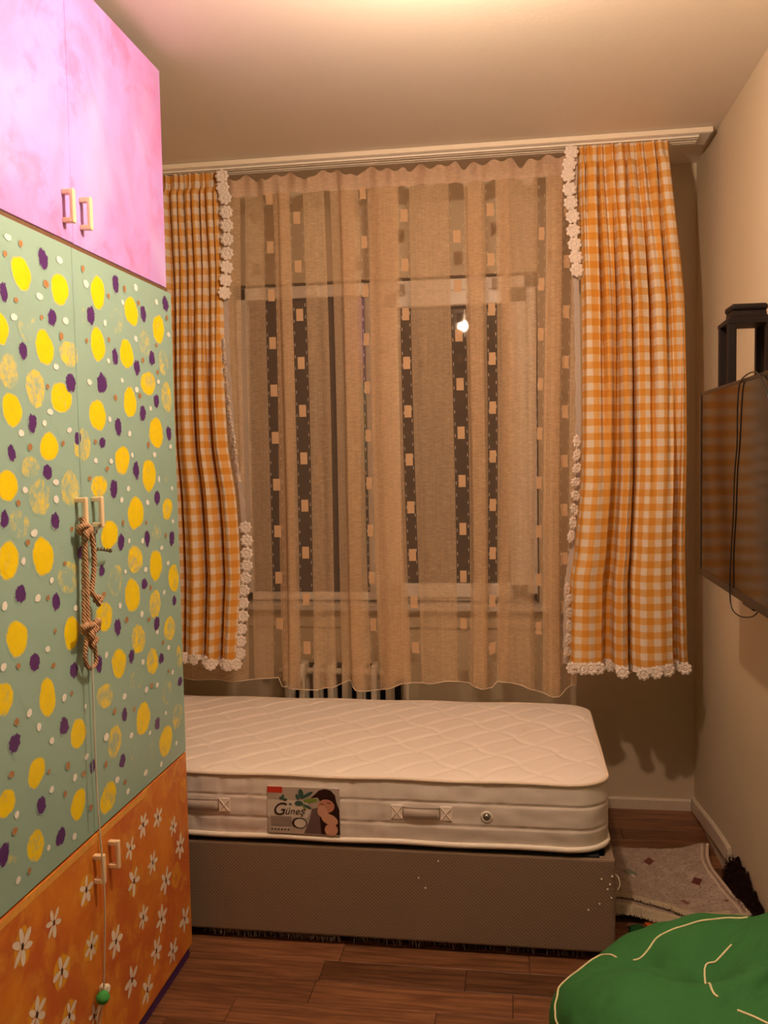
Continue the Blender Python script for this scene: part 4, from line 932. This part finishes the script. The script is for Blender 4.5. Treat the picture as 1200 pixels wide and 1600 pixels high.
for z, r, nm in ((MZ1-.006, .0055, 'piping'), (MZ0+.006, .0085, 'piping')):
    bm = bmesh.new(); tube(bm, [(p[0], p[1], z+.0015*math.sin(i*.35)) for i, p in enumerate(dense(rrect(-.003), .02))], r, 8, closed=True); mk(nm, bm, M_PIPE if z > .4 else plain('white piping', (.86, .78, .68), .5), MT, True)
bm = bmesh.new(); per0 = rrect(.01); vs = [bm.verts.new((p[0], p[1], MZ0+.001)) for p in per0]; bm.faces.new(vs[::-1]); mk('underside', bm, M_SIDE, MT)
def m_handle(xc):
    y = MY0-.004; z = .432; o = None
    bm = bmesh.new(); N = 14; rows = []
    for i in range(N+1):
        s = i/N; x = xc-.060+.12*s; b = .012*math.sin(PI*s)**.5; row = []
        for j in range(7):
            q = j/6; row.append(bm.verts.new((x, y-.003-b*(.5+.5*math.sin(PI*q)), z-.018+.036*q+.002*math.sin(q*12))))
        rows.append(row)
    for A, B in zip(rows, rows[1:]):
        for k in range(6): bm.faces.new((A[k], B[k], B[k+1], A[k+1]))
    bmesh.ops.solidify(bm, geom=bm.faces[:], thickness=.003)
    h = mk('carry_handle', bm, M_TICK, MT, True)
    for x in (xc-.074, xc+.074):
        bm = bmesh.new()
        bx(bm, (x-.018, y-.005, z-.022), (x+.018, y-.001, z+.022), .0015)
        for s in (-1, 1): tube(bm, [(x-.015, y-.006, z-.018*s), (x+.015, y-.006, z+.018*s)], .0016, 5)
        mk('stitched_patch', bm, M_TICK, h)
m_handle(-.288); m_handle(-.975)
bm = bmesh.new(); lathe(bm, [(.001, 0), (.0185, 0), (.0185, -.003), (.012, -.005), (.0105, -.002), (.001, -.002)], (-.094, MY0-.004, .426), 24, 'Y'); v = mk('air_vent', bm, M_PALE, MT, True)
bm = bmesh.new(); lathe(bm, [(.001, 0), (.0095, 0), (.0095, -.004), (.001, -.005)], (-.094, MY0-.0045, .426), 20, 'Y'); mk('vent_mesh', bm, M_METAL, v, True)
# printed label
LX0, LX1, LZ0, LZ1 = -.762, -.537, .351, .497; LY = MY0-.0100
def LP(u, v, d=0): return (lerp(LX0, LX1, u), LY-d, lerp(LZ0, LZ1, v))
def poly(bm, pts, d):
    vs = [bm.verts.new(LP(u, v, d)) for u, v in pts]; f = bm.faces.new(vs); f.normal_update()
    if f.normal.y > 0: f.normal_flip()
def polyobj(name, plist, d, mat, parent):
    bm = bmesh.new()
    for i_, pts in enumerate(plist): poly(bm, pts, d+i_*.00003)
    return mk(name, bm, mat, parent)
def ell(cu, cv, ru, rv, n=24, ang=0):
    ar = (LX1-LX0)/(LZ1-LZ0); out = []
    for k in range(n):
        a = 2*PI*k/n; x, y = ru*math.cos(a), rv/ar*math.sin(a)
        out.append((cu+x*math.cos(ang)-y*math.sin(ang), cv+(x*math.sin(ang)+y*math.cos(ang))*ar))
    return out
bm = bmesh.new(); bx(bm, (LX0, LY, LZ0), (LX1, MY0, LZ1), .0008); LB_ = mk('product_label', bm, M_LABEL, MT)
E1 = .0002
polyobj('red_print', [[(0, .87), (.21, .87), (.21, 1), (0, 1)]], E1*2, M_RED, LB_)
polyobj('pale_print', [[(.0, .35), (.55, .35), (.6, .5), (.55, .72), (0, .72)]], E1, M_PALE, LB_)
polyobj('shawl_print', [[(.50, .02), (.58, .30), (.62, .55), (.75, .60), (.80, .02)]], E1*2, M_SHAWL, LB_)
polyobj('hair_print', [[(.60, .78), (.66, .86), (.72, .95), (.80, .985), (.88, .96), (.94, .86), (.96, .70), (.995, .55), (1, .02), (.74, .02), (.72, .5), (.73, .72), (.70, .80)]], E1*3, M_HAIR, LB_)
polyobj('face_print', [ell(.815, .62, .115, .145)], E1*4, M_SKIN, LB_)
polyobj('hand_print', [ell(.80, .43, .06, .06), ell(.765, .50, .07, .13, ang=.3), ell(.86, .34, .12, .11, ang=-.4), ell(.88, .12, .09, .13)], E1*5, M_SKIN2, LB_)
polyobj('brow_print', [ell(.76, .665, .03, .007), ell(.855, .69, .035, .007, ang=-.1)], E1*6, M_HAIR, LB_)
polyobj('dark_leaf_print', [ell(.47, .87, .035, .10, ang=.15), ell(.55, .84, .10, .035, ang=.5), ell(.42, .80, .025, .06, ang=.4), ell(.44, .66, .06, .055), ell(.55, .60, .07, .03, ang=-.4), ell(.20, .76, .035, .035), ell(.25, .73, .03, .03), ell(.22, .81, .02, .03), ell(.32, .64, .02, .02)], E1*6, M_LEAFD, LB_)
polyobj('light_leaf_print', [ell(.60, .73, .10, .04, ang=.1), ell(.51, .58, .05, .015, ang=-1.0)], E1*7, M_LEAF, LB_)
polyobj('fine_print', [[(.04, .37-.028*k), (.33, .37-.028*k), (.33, .355-.028*k), (.04, .355-.028*k)] for k in range(8)], E1*2, M_GREYINK, LB_)
polyobj('emblem_print', [ell(.055+.046*k, .085, .015, .015, 12) for k in range(6)], E1*2, M_INK, LB_)
polyobj('fruit_rim_print', [ell(.44, .24, .105, .115)], E1*6, M_INK, LB_)
polyobj('fruit_print', [ell(.45, .235, .082, .095)], E1*7, M_PALE, LB_)
def text_obj(txt, size, loc, mat, parent, shear=.35, name='lettering', ext=.0002):
    cu = bpy.data.curves.new(name, 'FONT'); cu.body = txt; cu.size = size; cu.shear = shear; cu.extrude = ext; cu.offset = .0
    o = bpy.data.objects.new(name, cu); COL.objects.link(o); bpy.context.view_layer.update()
    me = bpy.data.meshes.new_from_object(o.evaluated_get(bpy.context.evaluated_depsgraph_get())); bpy.data.objects.remove(o)
    me.transform(Matrix.Translation(loc) @ Matrix.Rotation(PI/2, 4, 'X')); return put(name, me, mat, parent)
text_obj('G', .056, LP(.055, .40, .0012), M_INK, LB_)
text_obj('üneş', .0315, LP(.235, .42, .0012), M_INK, LB_, name='lettering')

# ================================================================== RIGHT SIDE: TV, SHELF, LANTERNS
TX = .550
TV = empty('television', (TX, 2.3, 1.13), 'large black flat television mounted on the right wall', 'television')
TY0, TY1, TZ0, TZ1 = 1.80, 2.772, 1.126, 1.672
box('casing', (TX+.002, TY0, TZ0), (TX+.024, TY1, TZ1), M_PLASTIC_BLACK, TV, .004, 2)
box('screen', (TX, TY0+.010, TZ0+.018), (TX+.0025, TY1-.010, TZ1-.008), M_SCREEN, TV)
bm = bmesh.new(); f_ = TX-.002
bx(bm, (f_, TY0, TZ0), (TX+.004, TY1, TZ0+.020), .001); bx(bm, (f_, TY0, TZ1-.009), (TX+.004, TY1, TZ1), .001)
bx(bm, (f_, TY0, TZ0), (TX+.004, TY0+.011, TZ1), .001); bx(bm, (f_, TY1-.011, TZ0), (TX+.004, TY1, TZ1), .001)
mk('bezel', bm, M_PLASTIC_BLACK, TV)
box('back_housing', (TX+.023, TY0+.2, TZ0+.08), (TX+.062, TY1-.2, TZ1-.12), M_PLASTIC_BLACK, TV, .01, 2)
bm = bmesh.new(); bx(bm, (XR-.014, 2.18, 1.28), (XR-.002, 2.42, 1.52), .002); bx(bm, (TX+.06, 2.28, 1.36), (XR-.01, 2.32, 1.44), .002); mk('wall_bracket', bm, M_PLASTIC_BLACK, TV)
bm = bmesh.new(); bx(bm, (TX+.004, 2.19, TZ0-.010), (TX+.026, 2.29, TZ0+.001), .003, 2); mk('sensor_bar', bm, M_PLASTIC_BLACK, TV)
CB = empty('television_cable', (.54, 2.3, 1.1), 'thin black cable looping over and below the television screen', 'cable')
bm = bmesh.new(); tube(bm, spline([(.547, 2.02, 1.56), (.544, 2.035, 1.61), (.543, 2.083, 1.650), (.546, 2.147, 1.676), (.546, 2.23, 1.677), (.545, 2.29, 1.66), (.545, 2.311, 1.60), (.5465, 2.318, 1.52), (.5465, 2.341, 1.44), (.5465, 2.352, 1.342), (.5465, 2.372, 1.241), (.545, 2.378, 1.150), (.546, 2.362, 1.096), (.550, 2.290, 1.086), (.558, 2.21, 1.100), (.562, 2.17, 1.120)], 8), .0018, 6); mk('cord', bm, M_PLASTIC_BLACK, CB, True)
WS = empty('wall_shelf', (XR, 2.5, 1.62), 'narrow dark shelf on the right wall behind the television, under the lanterns', 'shelf')
box('shelf_board', (.585, 2.10, 1.600), (XR-.001, 2.73, 1.618), M_SHELF, WS, .001)
bm = bmesh.new()
for yy in (2.2, 2.62): bx(bm, (.69, yy, 1.53), (XR-.001, yy+.012, 1.60)); bx(bm, (.62, yy, 1.588), (XR-.001, yy+.012, 1.60))
mk('shelf_bracket', bm, M_PLASTIC_BLACK, WS)
def lantern(x0, y0, w, d, label):
    z0 = 1.619; zt = 1.862; L = empty('lantern', (x0+w/2, y0+d/2, z0), label, 'lantern', 'black lanterns above the television')
    p = .022
    for (x, y) in ((x0, y0), (x0+w-p, y0), (x0, y0+d-p), (x0+w-p, y0+d-p)):
        box('post', (x, y, z0+.012), (x+p, y+p, zt-.010), M_BLACK, L, .0015)
    box('base_board', (x0-.002, y0-.002, z0), (x0+w+.002, y0+d+.002, z0+.016), M_BLACK, L, .002)
    bm = bmesh.new(); c = (x0+w/2, y0+d/2)
    def rect(hx, hy, z): return [bm.verts.new((c[0]+sx*hx, c[1]+sy*hy, z)) for sx, sy in ((-1, -1), (1, -1), (1, 1), (-1, 1))]
    R = [rect(w/2+.001, d/2+.001, zt-.016), rect(w/2+.001, d/2+.001, zt-.006), rect(w*.37, d*.33, zt+.008), rect(w*.355, d*.31, zt+.024)]
    for A, B in zip(R, R[1:]):
        for k in range(4): bm.faces.new((A[k], A[(k+1) % 4], B[(k+1) % 4], B[k]))
    bm.faces.new(R[0][::-1]); bm.faces.new(R[-1]); mk('roof', bm, M_BLACK, L)
    bm = bmesh.new(); bx(bm, (c[0]-w*.40, c[1]-d*.36, zt+.020), (c[0]+w*.40, c[1]+d*.36, zt+.040), .009, 4); mk('cap', bm, M_BLACK, L)
    bm = bmesh.new(); lathe(bm, [(.001, 0), (.028, 0), (.028, .004), (.001, .004)], (c[0], c[1], z0+.016), 16); mk('candle_plate', bm, M_BLACK, L)
lantern(.581, 2.570, .122, .125, 'black wooden lantern behind the television, the one fully in view')

# ================================================================== BEANBAG
BC = Vector((.395, 1.78, .20))
def bag_r(d):
    """radius of the bag towards unit direction d"""
    rx, ry = .318, .48
    rz = .268 if d.z > 0 else .20
    e = 2.25
    r = (abs(d.x/rx)**e+abs(d.y/ry)**e+abs(d.z/rz)**e)**(-1/e)
    return r
BUMPS = [(Vector((-.75, .45, .10)).normalized(), .03, .30), (Vector((-.40, .55, .50)).normalized(), -.045, .26), (Vector((.35, .35, .85)).normalized(), .045, .55), (Vector((.15, -.5, .8)).normalized(), -.02, .3), (Vector((.0, .42, .90)).normalized(), -.105, .45), (Vector((.74, .35, .60)).normalized(), .185, .42), (Vector((-.5, .65, .5)).normalized(), -.055, .3)]
def bag_pt(d, off=0):
    r = bag_r(d)
    for c, a, s in BUMPS: r += a*math.exp(-((d-c).length/s)**2)
    r += .016*noise.noise(d*2.3+Vector((3, 1, 7)))+.006*noise.noise(d*7+Vector((1, 5, 2)))
    # creases radiating from the tuck
    q = d-Vector((.38, .02, .92)).normalized(); L = q.length
    if L > .02: r -= .020*math.exp(-((L-.08)/.30)**2)*max(0, math.sin(math.atan2(q.y, q.x)*3+1.0+L*3))**3
    p = BC+d*(r+off)
    if p.z < .003: p.z = .003
    if p.x > XR-.006: p.x = XR-.006
    return p
BG = empty('beanbag', (BC.x, BC.y, 0), 'large green cotton beanbag with cream piping on the wooden floor', 'beanbag')
bm = bmesh.new(); bmesh.ops.create_icosphere(bm, subdivisions=6, radius=1)
for v in bm.verts: v.co = bag_pt(v.co.normalized())
mk('cover', bm, M_BAG, BG, True)
def piping(dirs, r=.0024, close=False):
    P = [bag_pt(Vector(d).normalized(), .001) for d in spline(dirs, 8)]
    bm = bmesh.new(); tube(bm, P, r, 6); mk('piping', bm, M_BAGPIPE, BG, True)
piping([(-.95, .15, .22), (-.941, .259, .218), (-.89, .413, .194), (-.85, .476, .226), (-.79, .59, .21), (-.70, .70, .21), (-.62, .77, .23), (-.538, .804, .252), (-.512, .796, .322), (-.51, .772, .379)])
piping([(-.453, .764, .459), (-.406, .767, .496), (-.339, .78, .526), (-.259, .799, .543), (-.164, .8, .577), (-.013, .791, .611), (.108, .778, .619), (.22, .761, .611), (.311, .711, .631)])
piping([(.196, .535, .822), (.078, .498, .864), (-.044, .462, .886), (-.103, -.151, .983), (-.078, -.272, .959)])
piping([(.029, -.376, .926), (.11, -.419, .901), (.186, -.469, .863), (.28, -.53, .82)])

# scrap of green cloth and orange card under the rug
GS = empty('cloth_scrap', (.38, 2.72, 0), 'small crumpled green cloth scrap between the bed base and the beanbag', 'cloth')
bm = bmesh.new(); N = 14
for j in range(N):
    for i in range(N):
        pass
vs = [[bm.verts.new((.335+.13*i/N+.01*noise.noise(Vector((j*.4, i*.3, 5))), 2.66+.11*j/N+.01*noise.noise(Vector((i*.4, j*.3, 1))), .012+.040*abs(noise.noise(Vector((i*.35, j*.35, 3)))))) for i in range(N+1)] for j in range(N+1)]
for j in range(N):
    for i in range(N): bm.faces.new((vs[j][i], vs[j][i+1], vs[j+1][i+1], vs[j+1][i]))
bmesh.ops.solidify(bm, geom=bm.faces[:], thickness=.003); mk('cloth', bm, M_BAG, GS, True)
OB = empty('orange_card', (.45, 2.775, 0), 'orange card lying under the front fringe of the rug', 'card')
bm = bmesh.new(); bx(bm, (-.045, -.055, .001), (.045, .055, .010), .002); me = bpy.data.meshes.new('card'); bm.transform(Matrix.Translation((.450, 2.775, 0)) @ Matrix.Rotation(.3, 4, 'Z')); bm.to_mesh(me); bm.free(); put('sheet', me, M_ORANGEBOX, OB)

# ================================================================== RUG
RG = empty('rug', (.52, 3.1, 0), 'small faded patterned rug with cream fringe beside the bed base', 'rug')
def rug_pt(u, v):
    """u across (left to right), v from front (0) to back (1)"""
    a = Vector((.292, 2.860)); b = Vector((.712, 2.80)); c = Vector((.322, 3.345)); d = Vector((.694, 3.365))
    p = a.lerp(b, u).lerp(c.lerp(d, u), v)
    p.x += .012*math.sin(v*7)*u - .02*math.sin(v*PI)*u
    z = .012+.030*math.exp(-(v/.25)**2)*(.6+.4*math.sin(u*7+.5))+.022*sstep(.6, 1, u)+.010*math.sin(u*5+v*4)*math.sin(v*PI)+.006*noise.noise(Vector((u*5, v*5, 0)))
    return Vector((p.x, p.y, max(.006, z)))
NU, NV = 48, 56; verts = [tuple(rug_pt(i/NU, j/NV)) for j in range(NV+1) for i in range(NU+1)]; faces = [(j*(NU+1)+i, j*(NU+1)+i+1, (j+1)*(NU+1)+i+1, (j+1)*(NU+1)+i) for j in range(NV) for i in range(NU)]
me = bpy.data.meshes.new('pile'); me.from_pydata(verts, [], faces); uv = me.uv_layers.new(name='UVMap')
for p in me.polygons:
    for li in p.loop_indices:
        k = me.loops[li].vertex_index; uv.data[li].uv = ((k % (NU+1))/NU, (k//(NU+1))/NV)
o = put('pile', me, M_RUG, RG, True); sm_ = o.modifiers.new('s', 'SOLIDIFY'); sm_.thickness = .005; sm_.offset = -1
bm = bmesh.new(); rg = random.Random(8)
for _ in range(900):
    u = rg.random(); p = rug_pt(u, 0); L = rg.uniform(.025, .045); dx = rg.uniform(-.012, .012)
    tube(bm, [p+Vector((0, .006, 0)), p+Vector((dx*.4, -L*.5, .004)), p+Vector((dx, -L, -min(p.z-.002, .014)))], .0011, 3)
tag(mk('fringe', bm, M_FRINGE, RG), kind='stuff')
bm = bmesh.new()
for _ in range(600):
    u = rg.random()**1.2*.85; p = rug_pt(u, .13*(1-u)+.01); p.z += .008; L = rg.uniform(.015, .035); dx = rg.uniform(-.01, .01)
    tube(bm, [p+Vector((0, .006, 0)), p+Vector((dx*.4, -L*.5, .008)), p+Vector((dx, -L, .002))], .0011, 3)
tag(mk('fringe', bm, M_FRINGE, RG), kind='stuff')
# dark shaggy cloth at the foot of the right wall
FU = empty('shaggy_cloth', (.70, 2.95, 0), 'dark brown ragged shaggy cloth slumped against the foot of the right wall', 'cloth')
bm = bmesh.new(); rg = random.Random(12); NN = 40
prof_top = [(3.14, .07), (3.10, .105), (2.98, .150), (2.90, .140), (2.86, .165), (2.80, .13), (2.72, .14), (2.62, .13), (2.5, .12)]
rows = []
for i in range(NN+1):
    y = lerp(3.14, 2.5, i/NN); zt = interp([(a, b) for a, b in prof_top], y)[0]+rg.uniform(-.012, .012); row = []
    for j in range(7):
        s = j/6; row.append(bm.verts.new((XR-.004-.022*(1-s)**1.5-.005*rg.random(), y+rg.uniform(-.004, .004), .003+(zt-.003)*s)))
    rows.append(row)
for A, B in zip(rows, rows[1:]):
    for k in range(6): bm.faces.new((A[k], B[k], B[k+1], A[k+1]))
bmesh.ops.solidify(bm, geom=bm.faces[:], thickness=.003); mk('cloth', bm, M_FUR, FU)
bm = bmesh.new()
for _ in range(1500):
    i = rg.randrange(NN); y = lerp(3.14, 2.5, rg.random()); s = rg.random(); zt = interp(prof_top, y)[0]; x = XR-.008-.022*(1-s)**1.5
    p = Vector((x, y, .003+(zt-.003)*s)); tube(bm, [p, p+Vector((-.006+rg.uniform(-.004, .004), rg.uniform(-.012, .012), rg.uniform(-.004, .014)))], .0009, 3)
tag(mk('shag', bm, M_FUR, FU), kind='stuff')
